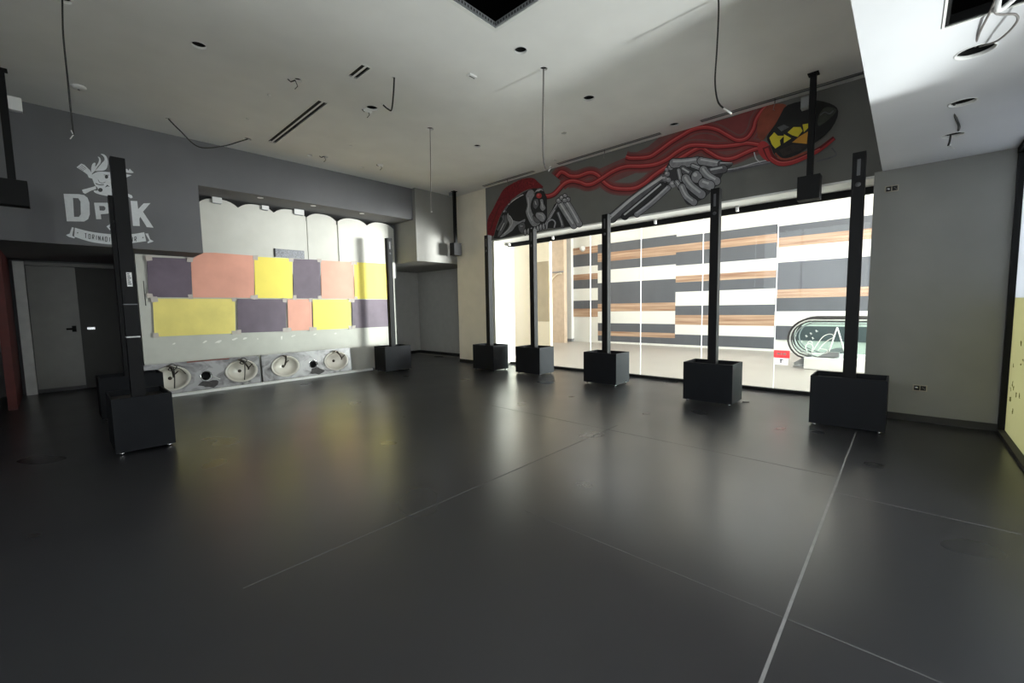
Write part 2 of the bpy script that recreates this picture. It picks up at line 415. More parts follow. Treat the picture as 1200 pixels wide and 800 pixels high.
# three small unlit downlights in the underside of the bulkhead
LENS = mat('lamp_lens', (214, 212, 206), .3)
for px_, py_, lb in ((305, 231.6, 'nearest the logo'), (367, 241, 'in the middle over the narrow board'), (424, 250, 'nearest the tall black post')):
    q = P(px_, py_, 2, 3.709)
    o = empty('recessed_downlight', (q.x, q.y, 3.71), 'small unlit downlight under the bulkhead, ' + lb, 'downlight', 'downlights under the bulkhead over the boards')
    m = MB(); m.lathe([(.055, 0), (.052, -.006), (.036, -.006), (.034, -.0005)], (0, 0, -.0005), PLASTIC, 20, caps=False); m.build('rim', o)
    m = MB(); m.lathe([(0, -.0015), (.034, -.0015), (.034, -.0005)], (0, 0, 0), LENS, 20); m.build('lens', o)

# posters
def poster(c, mt, label, tapes):
    d = 0.036
    q = [P(x, y, 1, YP - d) for x, y in c]
    root = None
    m = MB(); pts = [(v.x, v.z) for v in q]
    m.prism(pts, [], lambda u, v, dd: (u, dd, v), YP - d, YP - d + 0.006, mt)
    o = tag(m.build('wall_poster'), label, 'poster', 'painted poster sheets')
    cx = sum(p[0] for p in pts) / len(pts); cz = sum(p[1] for p in pts) / len(pts)
    for k in tapes:
        x, z = pts[k]; s_ = 0.042
        x += 0.02 * (1 if cx > x else -1); z += 0.02 * (1 if cz > z else -1)
        m = MB(); jj = lambda: random.uniform(-.012, .012)
        m.prism([(x - s_ + jj(), z - s_ + jj()), (x + s_ + jj(), z - s_ + jj()), (x + s_ + jj(), z + s_ + jj()), (x - s_ + jj(), z + s_ + jj())], [], lambda u, v, dd: (u, dd, v), YP - d - 0.004 - 0.001 * k, YP - d, TAPE)
        m.build('tape', o)
poster([(174, 348), (225, 348.5), (224, 303), (172, 301)], PUR, 'purple poster sheet at the top left end of the poster wall', (0, 1, 2, 3))
poster([(226, 348.5), (298, 349), (297.5, 299.5), (252, 296), (236, 296), (223.5, 305)], SAL, 'wide salmon poster sheet with cut-off corner under the bulkhead', (1,))
poster([(299, 349), (343, 349.5), (342.5, 303), (298, 300.5)], YEL2, 'yellow poster sheet in the top row between salmon and purple', (0, 3, 2))
poster([(344, 349.5), (376, 349.5), (375, 304.5), (343.5, 303)], PUR, 'narrow dark purple poster sheet in the top row', (0, 1, 2))
poster([(377, 349.5), (415, 350), (414, 307), (376, 305)], SAL, 'square salmon poster sheet in the top row beside bright yellow', (2,))
poster([(416, 350), (455, 350.5), (454, 309), (415, 307)], YEL2, 'bright yellow poster sheet at the top right end behind the post', (0, 3))
poster([(181, 394.5), (276, 390.5), (275.5, 350), (179, 349.5)], YEL, 'wide mustard yellow poster sheet at the lower left', (0, 1, 2, 3))
poster([(279, 390), (335.5, 388), (335, 350.5), (278, 350)], PUR, 'scuffed purple poster sheet in the lower row beside wide yellow', (0, 1, 2))
poster([(338, 387.5), (366, 386.5), (365, 350.5), (337, 350.5)], SAL, 'small salmon poster sheet in the lower row', (0, 1, 2))
poster([(367.5, 386.5), (411.5, 384.5), (411, 351), (366.5, 351)], YEL2, 'bright yellow poster sheet in the lower row', (0, 1, 2))
poster([(413.5, 384.5), (455.5, 382.5), (455, 351), (412.5, 351)], PUR, 'dark purple poster sheet at the lower right end behind the post', (0, 3))

# ------------------------------------------------------------------ vanity counters leaning on the poster wall
def vanity(px0, px1, fr, label):
    xa, xb = P(px0, 430, 1, YP - .2).x, P(px1, 430, 1, YP - .2).x
    L = xb - xa; Hh = 0.56
    root = empty('vanity_counter', (xa, YP - 0.235, 0.035), label, 'vanity counter', 'marble counters with basins leaning on the wall')
    root.rotation_euler = (math.radians(-5), 0, 0)
    ca, cb, hole_t = L * fr[0], L * fr[2], fr[1]
    rx, rz = 0.265, 0.205
    e1, e2 = circle(ca, Hh * .5, rx, 36, rz), circle(cb, Hh * .5, rx, 36, rz)
    hc = circle(L * hole_t, Hh * .46, 0.085, 28)
    m = MB(); m.prism(rect(0, L, 0, Hh), [e1, e2, hc], lambda u, v, d: (u, d, v), 0, 0.03, MARBLE); m.build('slab', root)
    m = MB(); pts = []
    for k in range(14):
        t = 2 * PI * k / 14; q_ = random.uniform(.7, 1.2); pts.append((L * hole_t + .06 + .17 * q_ * math.cos(t), Hh * .17 + .075 * q_ * math.sin(t)))
    m.prism(pts, [], lambda u, v, d: (u, d, v), -.0015, -.0003, mat('dark_stain', (52, 47, 46), .6, var=.4, scale=25)); m.build('stain', root)
    m = MB(); m.box(0, L, -0.012, 0.03, -0.032, -0.0005, WHITE); m.build('front_edge', root)
    m = MB(); m.box(L + .0005, L + 0.02, 0.0, 0.09, 0, Hh - .03, GREYP); m.build('side_panel', root)
    m = MB(); m.lathe([(.098, -.004), (.098, -.010), (.082, -.010), (.078, .13)], (L * hole_t, 0, Hh * .46), CHROME, 24, 1, caps=False); ch = m.build('waste_ring', root)
    m = MB(); m.lathe([(.077, .05), (.077, .13), (0, .13)], (L * hole_t, 0, Hh * .46), RUB, 24, 1, caps=False); m.build('shade_cup', ch)  # dark cup added so the hole looks shaded inside
    for i, c in enumerate((ca, cb)):
        m = MB()
        prof = [(1.03, -0.006), (1.10, -0.012), (1.02, -0.016), (0.93, -0.006), (0.88, 0.03), (0.74, 0.085), (0.5, 0.12), (0.12, 0.135), (0.0, 0.135)]
        prof = [(1.03, 0.0)] + prof[1:]
        m.lathe(prof, (c, 0, Hh * .5), CERAM, 36, 1, rx, rz, False); b = m.build('basin', root)
        m = MB(); m.lathe([(0.0, 0.124), (0.03, 0.124), (0.032, 0.134)], (c, 0, Hh * .5), DCHROME, 16, 1); m.build('drain', b)
        m = MB()
        z0 = Hh * .5 + 0.225; tilt = random.uniform(-.05, .12)
        m.tube([(c - 0.02, 0.0, z0), (c - 0.02, -0.07, z0), (c - .01, -0.11, z0 - 0.02)], 0.022, DCHROME, 10)
        m.tube([(c - .01, -0.10, z0 - .01), (c + tilt * .5, -0.12, z0 - 0.09), (c + tilt, -0.10, z0 - 0.18), (c + tilt, -0.07, z0 - 0.205)], [0.022, 0.018, 0.016, 0.014], DCHROME, 10)
        m.tube([(c + tilt, -0.09, z0 - 0.17), (c + tilt + .07, -0.12, z0 - 0.10)], 0.012, DCHROME, 8)
        t = m.build('tap', root)
        m = MB(); m.box(c - 0.07, c - 0.01, -0.135, -0.112, z0 - .012, z0 + 0.014, DCHROME, 0.006); m.build('tap_lever', t)
    return root, L, ca, cb, Hh
v1, L1, a1, b1, hh = vanity(166, 303.5, (.215, .50, .825), 'stained marble counter with hoses on its basins, left one leaning on the wall')
v2, L2, a2, b2, hh = vanity(307, 411, (.235, .54, .815), 'cleaner marble counter with two bare basins, nearer the corner post')
HOSE = mat('braided_hose', (50, 46, 42), 0.5)
for c in (a1, b1):
    m = MB(); z = hh * .5
    m.tube(smooth([(c - .05, -.13, z + .23), (c + .02, -.15, z + .26), (c + .07, -.15, z + .2), (c + .0, -.15, z + .14), (c - .05, -.14, z + .17), (c + .02, -.15, z + .2), (c + .03, -.12, z + .02), (c + .02, -.07, z - .18)]), 0.009, HOSE, 8)
    m.tube(smooth([(c + .02, -.15, z + .2), (c + .12, -.14, z + .16), (c + .2, -.09, z + .06)]), 0.008, HOSE, 8)
    m.build('hose', v1)
m = MB(); m.tube([(L1 * .56, -.012, hh * .42), (L1 * .62, -.012, hh * .30)], 0.007, WHITE); m.build('loose_rod', v1)
m = MB(); m.box(L1 * .35, L1 * .72, -.003, -.0005, hh - .022, hh - .001, mat('rust_stain', (120, 62, 52), .8, var=.3)); m.build('stain_strip', v1)
# trunking on the floor in front
p, q = P(180, 464, 2, 0.03), P(437, 432.5, 2, 0.03)
p, q = Vector((1.2, 9.56, 0)), Vector((5.30, 9.63, 0))
d = (q - p).normalized(); nrm = Vector((-d.y, d.x, 0))
def bar(w0, w1, z0, z1, s0, s1, mt, name, parent=None):
    A, B = p + d * s0, p + d * s1
    m = MB(); m.hexa([A + nrm * w0 + Vector((0, 0, z0)), B + nrm * w0 + Vector((0, 0, z0)), B + nrm * w1 + Vector((0, 0, z0)), A + nrm * w1 + Vector((0, 0, z0)),
                      A + nrm * w0 + Vector((0, 0, z1)), B + nrm * w0 + Vector((0, 0, z1)), B + nrm * w1 + Vector((0, 0, z1)), A + nrm * w1 + Vector((0, 0, z1))], mt)
    return m.build(name, parent)
Ln = (q - p).length
o = tag(bar(0, 0.05, 0.0, 0.05, 0, Ln, WHITE, 'cable_trunking'), 'long white trunking lying on the floor below the marble counters', 'trunking')
bar(-.002, .052, 0, 0.055, Ln, Ln + .03, GREYP, 'end_cap', o)
for s_ in (0.9, 2.4): bar(-.003, .053, 0, .053, s_, s_ + .03, PLASTIC, 'joint_clip', o)

# ------------------------------------------------------------------ door corner at the far left
m = MB(); yd = 12.2
JAMB = mat('door_jamb_paint', (222, 222, 218), .6); m.box(-0.43, -0.29, yd - 0.16, yd - 0.001, 0, 2.50, JAMB); m.box(-0.289, 1.1, yd - .1, yd - .001, 2.44, 2.50, DOORM)
d1 = struct(m.build('door_1'))
m = MB(); m.box(-0.28, 0.37, yd - .09, yd - .03, 0.08, 2.43, DOORM); m.build('door_leaf', d1)
m = MB(); m.box(0.375, 1.14, yd - .085, yd - .03, 0.02, 2.43, DOORD); m.build('door_leaf', d1)
m = MB(); m.tube([(0.28, yd - .09, 1.22), (0.28, yd - .15, 1.22), (0.17, yd - .15, 1.22)], 0.017, BLACK, 10); m.box(0.25, 0.31, yd - .1, yd - .09, 1.16, 1.28, BLACK); m.build('door_handle', d1)
m = MB(); m.box(0.46, 0.58, yd - .10, yd - .086, 1.19, 1.245, CHROME, 0.004); m.build('lock_plate', d1)

# ------------------------------------------------------------------ logo on the bulkhead
class Paint:
    """flat shapes painted on a wall: photo outline -> wall plane, each coat a hair above the one below"""
    def __init__(s, ax, val, ox, oy, k, step=0.00006, base=0.002):
        s.ax, s.val, s.ox, s.oy, s.k, s.i, s.step, s.base = ax, val, ox, oy, k, 0, step, base; s.mb = MB()
    def uv(s, p):
        q = P(s.ox + p[0] * s.k, s.oy + p[1] * s.k, s.ax, s.val)
        return (q.x if s.ax == 1 else q.y, q.z)
    def fn(s, u, v, d): return (u, d, v) if s.ax == 1 else (d, u, v)
    def poly(s, pts, m, holes=(), sm=0):
        if sm:
            pts = [tuple(v)[:2] for v in smooth([Vector((a, b, 0)) for a, b in list(pts) + [pts[0]]], sm)][:-1]
        d = s.val - s.base - s.i * s.step; s.i += 1
        s.mb.prism([s.uv(p) for p in pts], [[s.uv(p) for p in h] for h in holes], s.fn, d, None, m)
    def ell(s, cx, cy, rx, ry, m, n=18): s.poly(circle(cx, cy, rx, n, ry), m)
    def stroke(s, pts, w, m, sm=6, taper=None):
        q = smooth([Vector((a, b, 0)) for a, b in pts], sm); n = len(q); L, R = [], []
        for k in range(n):
            t = (q[min(k + 1, n - 1)] - q[max(k - 1, 0)]).normalized(); nn = Vector((-t.y, t.x, 0))
            f = k / max(1, n - 1)
            ww = w / 2 if taper is None else (w / 2) * (taper[0] * (1 - f) + taper[1] * f)
            L.append(q[k] + nn * ww); R.append(q[k] - nn * ww)
        d = s.val - s.base - s.i * s.step; s.i += 1; i = s.mb.mi(m)
        a = [s.mb.bm.verts.new(s.fn(*s.uv(v), d)) for v in L]; b = [s.mb.bm.verts.new(s.fn(*s.uv(v), d)) for v in R]
        for k in range(n - 1):
            try: s.mb.bm.faces.new([a[k], a[k + 1], b[k + 1], b[k]]).material_index = i
            except ValueError: pass
    def build(s, name, parent=None):
        bm = s.mb.bm
        for f in bm.faces:
            f.normal_update()
            if (f.normal.y if s.ax == 1 else f.normal.x) > 0: f.normal_flip()
        me = bpy.data.meshes.new(name); bm.to_mesh(me); bm.free()
        for m in s.mb.mats: me.materials.append(m)
        o = bpy.data.objects.new(name, me); COL.objects.link(o)
        if parent: o.parent = parent
        return o

LGD = mat('logo_dark_paint', (70, 70, 71), .85)
lg = empty('wall_logo', (P(130, 260, 1, YB).x, YB, P(130, 260, 1, YB).z), 'white painted burger shop logo with letters and ribbon on the dark grey bulkhead', 'logo')
def lpart(name, fn):
    p_ = Paint(1, YB, 70, 170, 0.15); fn(p_); o = p_.build(name); o.parent = lg; o.matrix_parent_inverse = Matrix.Translation(-Vector(lg.location)); return o
lpart('letter_d', lambda p: p.poly([(30, 380), (150, 383), (190, 390), (218, 412), (232, 450), (235, 540), (222, 578), (190, 597), (55, 595)], LOGO, [[(103, 412), (112, 560), (150, 560), (165, 540), (162, 440), (145, 415)]]))
lpart('letter_p', lambda p: p.poly([(268, 450), (372, 450), (392, 470), (396, 515), (380, 535), (320, 540), (325, 578), (285, 578)], LOGO, [[(308, 475), (312, 510), (345, 512), (355, 505), (358, 488), (345, 476)]]))
lpart('letter_k', lambda p: p.poly([(553, 435), (605, 437), (612, 500), (655, 455), (708, 453), (650, 520), (733, 645), (680, 640), (630, 560), (622, 575), (625, 632), (572, 630)], LOGO))
lpart('diamond', lambda p: p.poly([(365, 635), (395, 615), (425, 640), (420, 668), (392, 665)], LOGO, [[(386, 640), (394, 652), (406, 644), (398, 630)]]))
def ribbon(p):
    top = [(118, 645), (250, 678), (420, 697), (560, 695), (660, 680)]; bot = [(675, 750), (560, 765), (420, 776), (250, 757), (113, 715)]
    p.poly([tuple(v)[:2] for v in smooth([Vector((a, b, 0)) for a, b in top], 6)] + [tuple(v)[:2] for v in smooth([Vector((a, b, 0)) for a, b in bot], 6)], LOGO)
    p.poly([(48, 702), (78, 690), (95, 640), (110, 645), (100, 692), (98, 708), (120, 722), (112, 728), (70, 716)], LOGO)
    p.poly([(668, 690), (690, 690), (706, 735), (735, 752), (690, 766), (684, 758), (700, 745), (690, 728)], LOGO)
    # the small dark lettering of the ribbon, as far as it can be read
    def glyph(x, y, segs, s_=1.0, sl=0.12):
        for (u0, v0, u1, v1) in segs:
            p.stroke([(x + u0 * 13 * s_, y + v0 * 34 * s_ + sl * u0 * 13), (x + u1 * 13 * s_, y + v1 * 34 * s_ + sl * u1 * 13)], 5.5, LGD, 1)
    T = [(0, 0, 1, 0), (.5, 0, .5, 1)]; O = [(0, 0, 1, 0), (0, 0, 0, 1), (1, 0, 1, 1), (0, 1, 1, 1)]; R = [(0, 0, 0, 1), (0, 0, 1, 0), (1, 0, 1, .5), (0, .5, 1, .5), (.3, .5, 1, 1)]
    I = [(.5, 0, .5, 1)]; N = [(0, 0, 0, 1), (1, 0, 1, 1), (0, 0, 1, 1)]; A = [(0, 1, .5, 0), (.5, 0, 1, 1), (.25, .6, .75, .6)]
    for x, y, g in [(196, 690, T), (226, 696, O), (255, 700, R), (280, 704, I), (303, 709, N), (330, 713, A), (356, 717, O), (382, 719, I), (562, 718, I), (585, 716, R)]: glyph(x, y, g)
    p.ell(650, 722, 5, 5, LGD); p.ell(140, 685, 5, 5, LGD)
lpart('ribbon', ribbon)
def emblem(p):
    k = 0.08 / 0.15
    def q(pts): return [((10 / 0.15) + x * k, (2 / 0.15) + y * k) for x, y in pts]
    p.poly(q([(120, 300), (190, 245), (235, 262), (320, 345), (350, 400), (360, 470), (300, 450), (280, 405), (205, 350)]), LOGO)      # spatula
    for a in ((150, 300, 225, 350), (170, 285, 245, 335), (190, 270, 262, 320)): p.stroke(q([(a[0], a[1]), (a[2], a[3])]), 3, LGD, 1)
    p.poly(q([(340, 400), (335, 320), (350, 260), (375, 235), (400, 240), (395, 290), (430, 250), (450, 200), (445, 165), (430, 145), (460, 155), (478, 195), (470, 240), (430, 290), (395, 345)]), LOGO, sm=3)   # flames
    p.poly(q([(390, 355), (440, 300), (490, 240), (530, 195), (525, 155), (500, 125), (475, 105), (520, 110), (560, 145), (580, 210), (575, 280), (550, 330), (500, 350)]), LOGO, sm=3)
    p.poly(q([(345, 400), (400, 372), (500, 362), (620, 372), (720, 372), (770, 400), (780, 470), (740, 540), (700, 600), (660, 700), (590, 722), (470, 700), (390, 670), (375, 640), (430, 640), (430, 600), (390, 560), (350, 460)]), LOGO, sm=3)   # skull
    p.poly(q([(200, 630), (330, 595), (400, 575), (410, 615), (330, 645), (250, 688), (220, 675)]), LOGO)    # handle
    p.poly(q([(700, 600), (860, 680), (930, 710), (945, 740), (920, 756), (860, 720), (690, 640)]), LOGO)
    p.poly(q([(780, 400), (830, 330), (860, 322), (880, 350), (900, 320), (930, 350), (960, 378), (930, 385), (830, 376)]), LOGO)
    p.poly(q([(780, 420), (840, 398), (930, 415), (850, 450)]), LOGO)
    p.ell(*q([(470, 632)])[0], 34 * k, 30 * k, LGD); p.ell(*q([(560, 440)])[0], 26 * k, 26 * k, LGD)
    p.stroke(q([(400, 535), (450, 555), (520, 555)]), 12 * k, LGD); p.stroke(q([(435, 480), (460, 520), (500, 530), (545, 515)]), 7 * k, LGD)
    p.poly(q([(535, 595), (570, 555), (610, 585), (575, 580)]), LGD); p.stroke(q([(520, 412), (600, 415)]), 9 * k, LGD)
    p.stroke(q([(345, 402), (420, 365), (500, 355), (600, 362)]), 8 * k, LGD)
lpart('skull_emblem', emblem)

# ------------------------------------------------------------------ mural over the shop window
MRED = mat('mural_red', (160, 48, 50), .8, var=.1, scale=8); MRED2 = mat('mural_light_red', (192, 88, 84), .8, var=.06)
MDRED = mat('mural_dark_red', (92, 22, 24), .8); MHALO = mat('mural_red_haze', (114, 76, 74), .85, var=.1); MHALO2 = mat('mural_red_mist', (124, 60, 60), .85, var=.1)
MBLK = mat('mural_black', (30, 30, 31), .8); MG1 = mat('mural_bone_grey', (134, 134, 138), .8, var=.2, scale=12); MG2 = mat('mural_dark_bone', (90, 90, 94), .8, var=.2, scale=12)
MG3 = mat('mural_light_bone', (186, 186, 188), .8); MHAIR = mat('mural_crimson', (112, 22, 30), .8, var=.35, scale=30)
MYEL = mat('mural_yellow', (206, 190, 50), .8, var=.1); MORG = mat('mural_orange', (196, 140, 50), .8, var=.1); MBUN = mat('mural_bun_brown', (134, 68, 50), .8, var=.2)
mu = empty('wall_mural', (XM, 4.2, 3.8), 'painted mural of a red-hooded skull, bones and red tubes above the shop window', 'mural')
def mpart(name, ox, oy, k, fn, base):
    p_ = Paint(0, XM, ox, oy, k, base=base); fn(p_); o = p_.build(name); o.parent = mu; o.matrix_parent_inverse = Matrix.Translation(-Vector(mu.location)); return o
SA = [(629, 231), (636, 230), (643, 230), (650, 227), (658.8, 217.6), (665, 213.5), (672, 212.3), (680, 214), (687, 216.6), (693, 216), (698, 213.8), (705.7, 209), (718.8, 200.7), (733.8, 195.5), (752.6, 195), (767.6, 193), (780.7, 187.5), (794, 178), (808, 171), (824, 170.5), (840, 172), (860, 170.5), (875, 168), (890, 170)]
SB = [(652, 207.5), (657, 202), (662, 203), (668, 206.5), (677.5, 206.7), (690.6, 202.5), (700, 205), (709.4, 215), (720.7, 220.8), (741, 221.3), (754.4, 215.7), (767.6, 205), (782.6, 195), (800, 184), (820, 173.5), (830, 178), (844, 185.5), (858, 186), (878.7, 177), (892, 173)]
SCc = [(733.5, 184), (741, 185.6), (760, 184.2), (771, 178), (786, 167), (800, 158.5), (812, 152), (826, 149.5), (840, 152), (852, 158.5), (864, 164.5), (875, 162), (882.5, 152), (886, 140.6), (894, 129), (901, 125)]
def tubes(p):
    p.stroke([(700, 210)] + SCc[2:6] + [(820, 168), (845, 168), (870, 160)], 34, MHALO, 6, (.6, 1))
    p.poly([(770, 182), (790, 160), (826, 146), (858, 137), (897, 125), (893, 160), (886, 178), (850, 186), (822, 178), (795, 180)], MHALO2, sm=4)
    for S in (SA[5:], SB, SCc): p.stroke(S, 15, MHALO)
    for S in (SA[4:], SB, SCc): p.stroke(S, 11, MHALO2)
    for S in (SB, SA, SCc):
        p.stroke(S, 6.4, MDRED); p.stroke([(a, b - .5) for a, b in S], 4.2, MRED); p.stroke([(a, b - 1.1) for a, b in S], 1.2, MRED2)
mpart('red_tubes', 0, 0, 1, tubes, .002)
def bone(p, pts, w, m=None, o=7, taper=None):
    w = w * 1.25
    ends = (pts[0], pts[-1]) if taper is None else (pts[0],)
    p.stroke(pts, w + o, MBLK, 6, taper)
    for e in ends: p.ell(e[0], e[1], w * .56 + o * .5, w * .56 + o * .5, MBLK, 14)
    p.stroke(pts, w, m or MG1, 6, taper)
    for e in ends: p.ell(e[0], e[1], w * .54, w * .54, m or MG1, 14)
    p.stroke([(a - w * .12, b - w * .22) for a, b in pts], w * .26, MG3, 6, taper)
def skull(p):
    p.poly([(92, 690), (95, 540), (150, 430), (200, 330), (250, 250), (330, 200), (430, 155), (520, 150), (570, 190), (615, 240), (500, 250), (420, 280), (350, 330), (280, 400), (230, 470), (190, 560), (165, 640), (150, 690)], MHAIR, sm=4)
    p.poly([(150, 715), (170, 640), (230, 480), (300, 380), (430, 285), (520, 245), (610, 245), (650, 330), (655, 600), (660, 618), (200, 718)], MBLK)
    p.stroke([(150, 560), (175, 480), (210, 400)], 12, MDRED); p.stroke([(120, 640), (150, 540)], 14, MDRED)
    p.stroke([(190, 640), (215, 600), (250, 540), (235, 500)], 30, MG2); p.stroke([(245, 470), (300, 390), (380, 330), (430, 305)], 9, MG3); 
    p.ell(385, 440, 72, 92, MBLK)
    def plate(pts, m, hl=None):
        p.poly(pts, m, sm=4); p.stroke(list(pts) + [pts[0], pts[1]], 5, MBLK, 4)
        if hl: p.stroke(hl, 6, MG3)
    plate([(185, 700), (200, 640), (245, 560), (262, 490), (290, 540), (262, 610), (222, 680)], MG2, [(215, 640), (250, 570)])
    plate([(285, 470), (325, 535), (390, 555), (445, 530), (440, 565), (370, 590), (325, 645), (240, 700), (208, 700), (275, 630), (298, 580), (275, 525)], MG1, [(300, 500), (330, 555), (300, 620), (250, 672)])
    plate([(380, 590), (430, 560), (450, 610), (425, 665), (395, 650)], MG2, [(400, 600), (425, 600)])
    plate([(452, 310), (475, 268), (515, 258), (540, 300), (515, 350), (500, 420), (530, 500), (590, 560), (560, 598), (515, 600), (478, 545), (452, 470), (465, 400)], MG1, [(475, 330), (480, 400), (475, 470), (510, 550)])
    plate([(530, 290), (560, 250), (605, 248), (618, 275), (590, 268), (555, 300)], MG1, [(550, 275), (590, 256)])
    p.ell(565, 305, 30, 32, MBLK); p.ell(577, 315, 26, 24, MRED); p.ell(570, 308, 12, 10, MRED2)
    plate([(530, 350), (565, 345), (575, 400), (545, 440), (520, 410)], MG2, [(540, 365), (550, 400)])
    plate([(585, 350), (612, 345), (622, 390), (640, 430), (612, 460), (585, 430), (590, 390)], MG1, [(600, 370), (615, 430)])
    plate([(555, 470), (610, 470), (642, 515), (618, 560), (575, 545), (545, 505)], MG1, [(570, 485), (610, 500), (620, 535)])
    plate([(520, 500), (550, 520), (590, 560), (560, 570), (530, 545)], MG2)
    for x, y in ((448, 655), (478, 648), (508, 640), (538, 632), (566, 622), (594, 610), (622, 602)): p.ell(x, y, 17, 34, MBLK); p.ell(x, y, 12, 28, MG1); p.ell(x - 3, y - 8, 4, 12, MG3)
    p.stroke([(300, 390), (330, 350), (395, 315)], 10, MG2); p.stroke([(270, 470), (262, 440), (290, 400)], 12, MG2)
    for k in range(40):
        t_ = k / 39; x = 330 + 220 * t_ + random.uniform(-20, 20); y = 225 - 40 * math.sin(t_ * 3) + random.uniform(-25, 25)
        p.ell(x, y, 3.2, 3.2, MRED, 6)
    p.poly([(640, 620), (660, 540), (720, 400), (770, 360), (850, 400), (900, 600), (700, 620)], MBLK)
    bone(p, [(640, 590), (700, 480), (760, 385)], 20, MG2); bone(p, [(662, 560), (690, 510), (725, 450)], 12)
    bone(p, [(650, 622), (660, 565), (700, 540), (730, 565), (722, 610)], 11); 
    bone(p, [(785, 400), (840, 490), (905, 592)], 46, MG1, 9); bone(p, [(840, 380), (895, 470), (955, 580)], 42, MG1, 9); bone(p, [(760, 480), (790, 560), (800, 600)], 24, MG2)
    for x, y, r in ((765, 362, 24), (795, 335, 24), (822, 315, 18), (850, 350, 22), (820, 360, 22)): p.ell(x, y, r + 5, r + 5, MBLK); p.ell(x, y, r, r * .9, MG1); p.ell(x - 5, y - 7, r * .4, r * .3, MG3)
mpart('skull', 560, 190, .125, skull, .013)
def forearm(p):
    p.poly([(405, 728), (740, 470), (770, 520), (560, 705)], MBLK)
    bone(p, [(415, 722), (560, 600), (735, 478)], 42, MG2); bone(p, [(495, 712), (600, 625), (725, 520)], 30, mat('mural_mid_bone', (48, 48, 50), .8)); bone(p, [(570, 700), (660, 630), (765, 535)], 24, MG1)
    p.stroke([(405, 725), (560, 590), (735, 470)], 7, MG3)
mpart('forearm', 640, 120, .1876, forearm, .021)
def hand(p):
    p.poly([(80, 530), (130, 440), (160, 428), (300, 422), (440, 448), (500, 460), (440, 520), (412, 580), (390, 600), (335, 655), (250, 702), (215, 680), (180, 600), (120, 580)], mat('mural_shade', (56, 56, 59), .8), sm=3)
    p.stroke([(420, 508), (520, 495), (640, 460), (720, 445)], 22, MG2); p.stroke([(420, 500), (520, 486), (640, 452), (720, 437)], 6, MG3)
    for e in ((145, 580, 20), (112, 520, 15), (132, 482, 15), (98, 548, 14), (120, 555, 14), (110, 495, 10)): p.ell(e[0], e[1], e[2], e[2], MG1); p.ell(e[0] - 4, e[1] - 5, e[2] * .45, e[2] * .35, MG3)
    bone(p, [(152, 458), (220, 455), (288, 446)], 40); bone(p, [(312, 445), (390, 458), (415, 462)], 34); bone(p, [(425, 462), (495, 462)], 22, MG2, 7, (1, .3))
    bone(p, [(205, 495), (245, 520)], 32, MG2); bone(p, [(180, 500), (192, 555)], 18); bone(p, [(370, 505), (440, 492)], 34, MG2)
    p.ell(285, 540, 38, 42, MBLK); p.ell(285, 538, 31, 35, MG1); p.ell(276, 525, 12, 12, MG3)
    bone(p, [(262, 472), (310, 490)], 18, MG1); bone(p, [(325, 498), (355, 535), (400, 562)], 36); bone(p, [(325, 575), (362, 588)], 42, MG1)
    bone(p, [(222, 548), (250, 590), (312, 640)], 38); bone(p, [(170, 570), (190, 600)], 22, MG1); bone(p, [(200, 598), (225, 650), (268, 685)], 30)
mpart('bony_hand', 760, 100, .2, hand, .021)
def burger(p):
    p.stroke([(520, 532), (600, 510), (640, 492), (632, 470), (612, 448)], 9, MG2); p.stroke([(0, 588), (100, 565), (230, 540)], 18, MG2); p.stroke([(0, 582), (100, 559), (230, 534)], 5, MG1)
    p.poly([(150, 290), (190, 205), (250, 175), (330, 180), (300, 240), (262, 300), (215, 360), (182, 402), (152, 372)], MBUN, sm=3)
    p.poly([(300, 230), (340, 180), (480, 150), (600, 170), (655, 220), (610, 330), (490, 430), (360, 505), (270, 505), (232, 430), (210, 380), (262, 300)], MBLK, sm=3)
    p.poly([(535, 240), (560, 205), (595, 192), (645, 212), (605, 262), (540, 310), (525, 290)], mat('mural_leaf_grey', (62, 64, 58), .8, var=.3, scale=20), sm=3)
    p.stroke([(540, 245), (570, 225), (600, 235), (625, 215)], 8, MG2)
    for q in ([(225, 385), (255, 350), (278, 372), (318, 372), (290, 400), (295, 430), (262, 452), (240, 425)], [(316, 362), (362, 388), (315, 418)], [(338, 352), (375, 318), (420, 318), (432, 342), (402, 380), (365, 368)], [(432, 302), (466, 296), (470, 320), (440, 350)]): p.poly(q, MYEL)
    p.poly([(366, 414), (410, 378), (466, 345), (458, 422)], MORG); p.poly([(470, 330), (500, 310), (490, 400), (462, 420)], MORG)
    p.poly([(275, 320), (315, 302), (350, 318), (300, 345)], MG2); p.poly([(285, 462), (370, 425), (460, 428), (420, 462), (310, 500)], mat('mural_patty', (48, 42, 40), .8, var=.3, scale=20))
    p.poly([(150, 430), (180, 405), (215, 420), (240, 470), (235, 530), (195, 520), (160, 480)], MRED, sm=3)
    p.stroke([(205, 440), (235, 505), (290, 540), (360, 535), (440, 505), (540, 455), (630, 385)], 52, MDRED, 6, (1, .5)); p.stroke([(205, 450), (235, 515), (290, 548), (360, 543), (440, 513), (540, 463), (630, 392)], 26, MRED, 6, (1, .5))
    p.stroke([(235, 505), (290, 535), (360, 530), (440, 500), (540, 452)], 6, MRED2); p.stroke([(262, 480), (300, 515), (360, 512), (460, 470)], 12, MBUN)
    p.stroke([(130, 475), (142, 515), (168, 538)], 7, MG3)
mpart('burger', 860, 90, .1874, burger, .031)

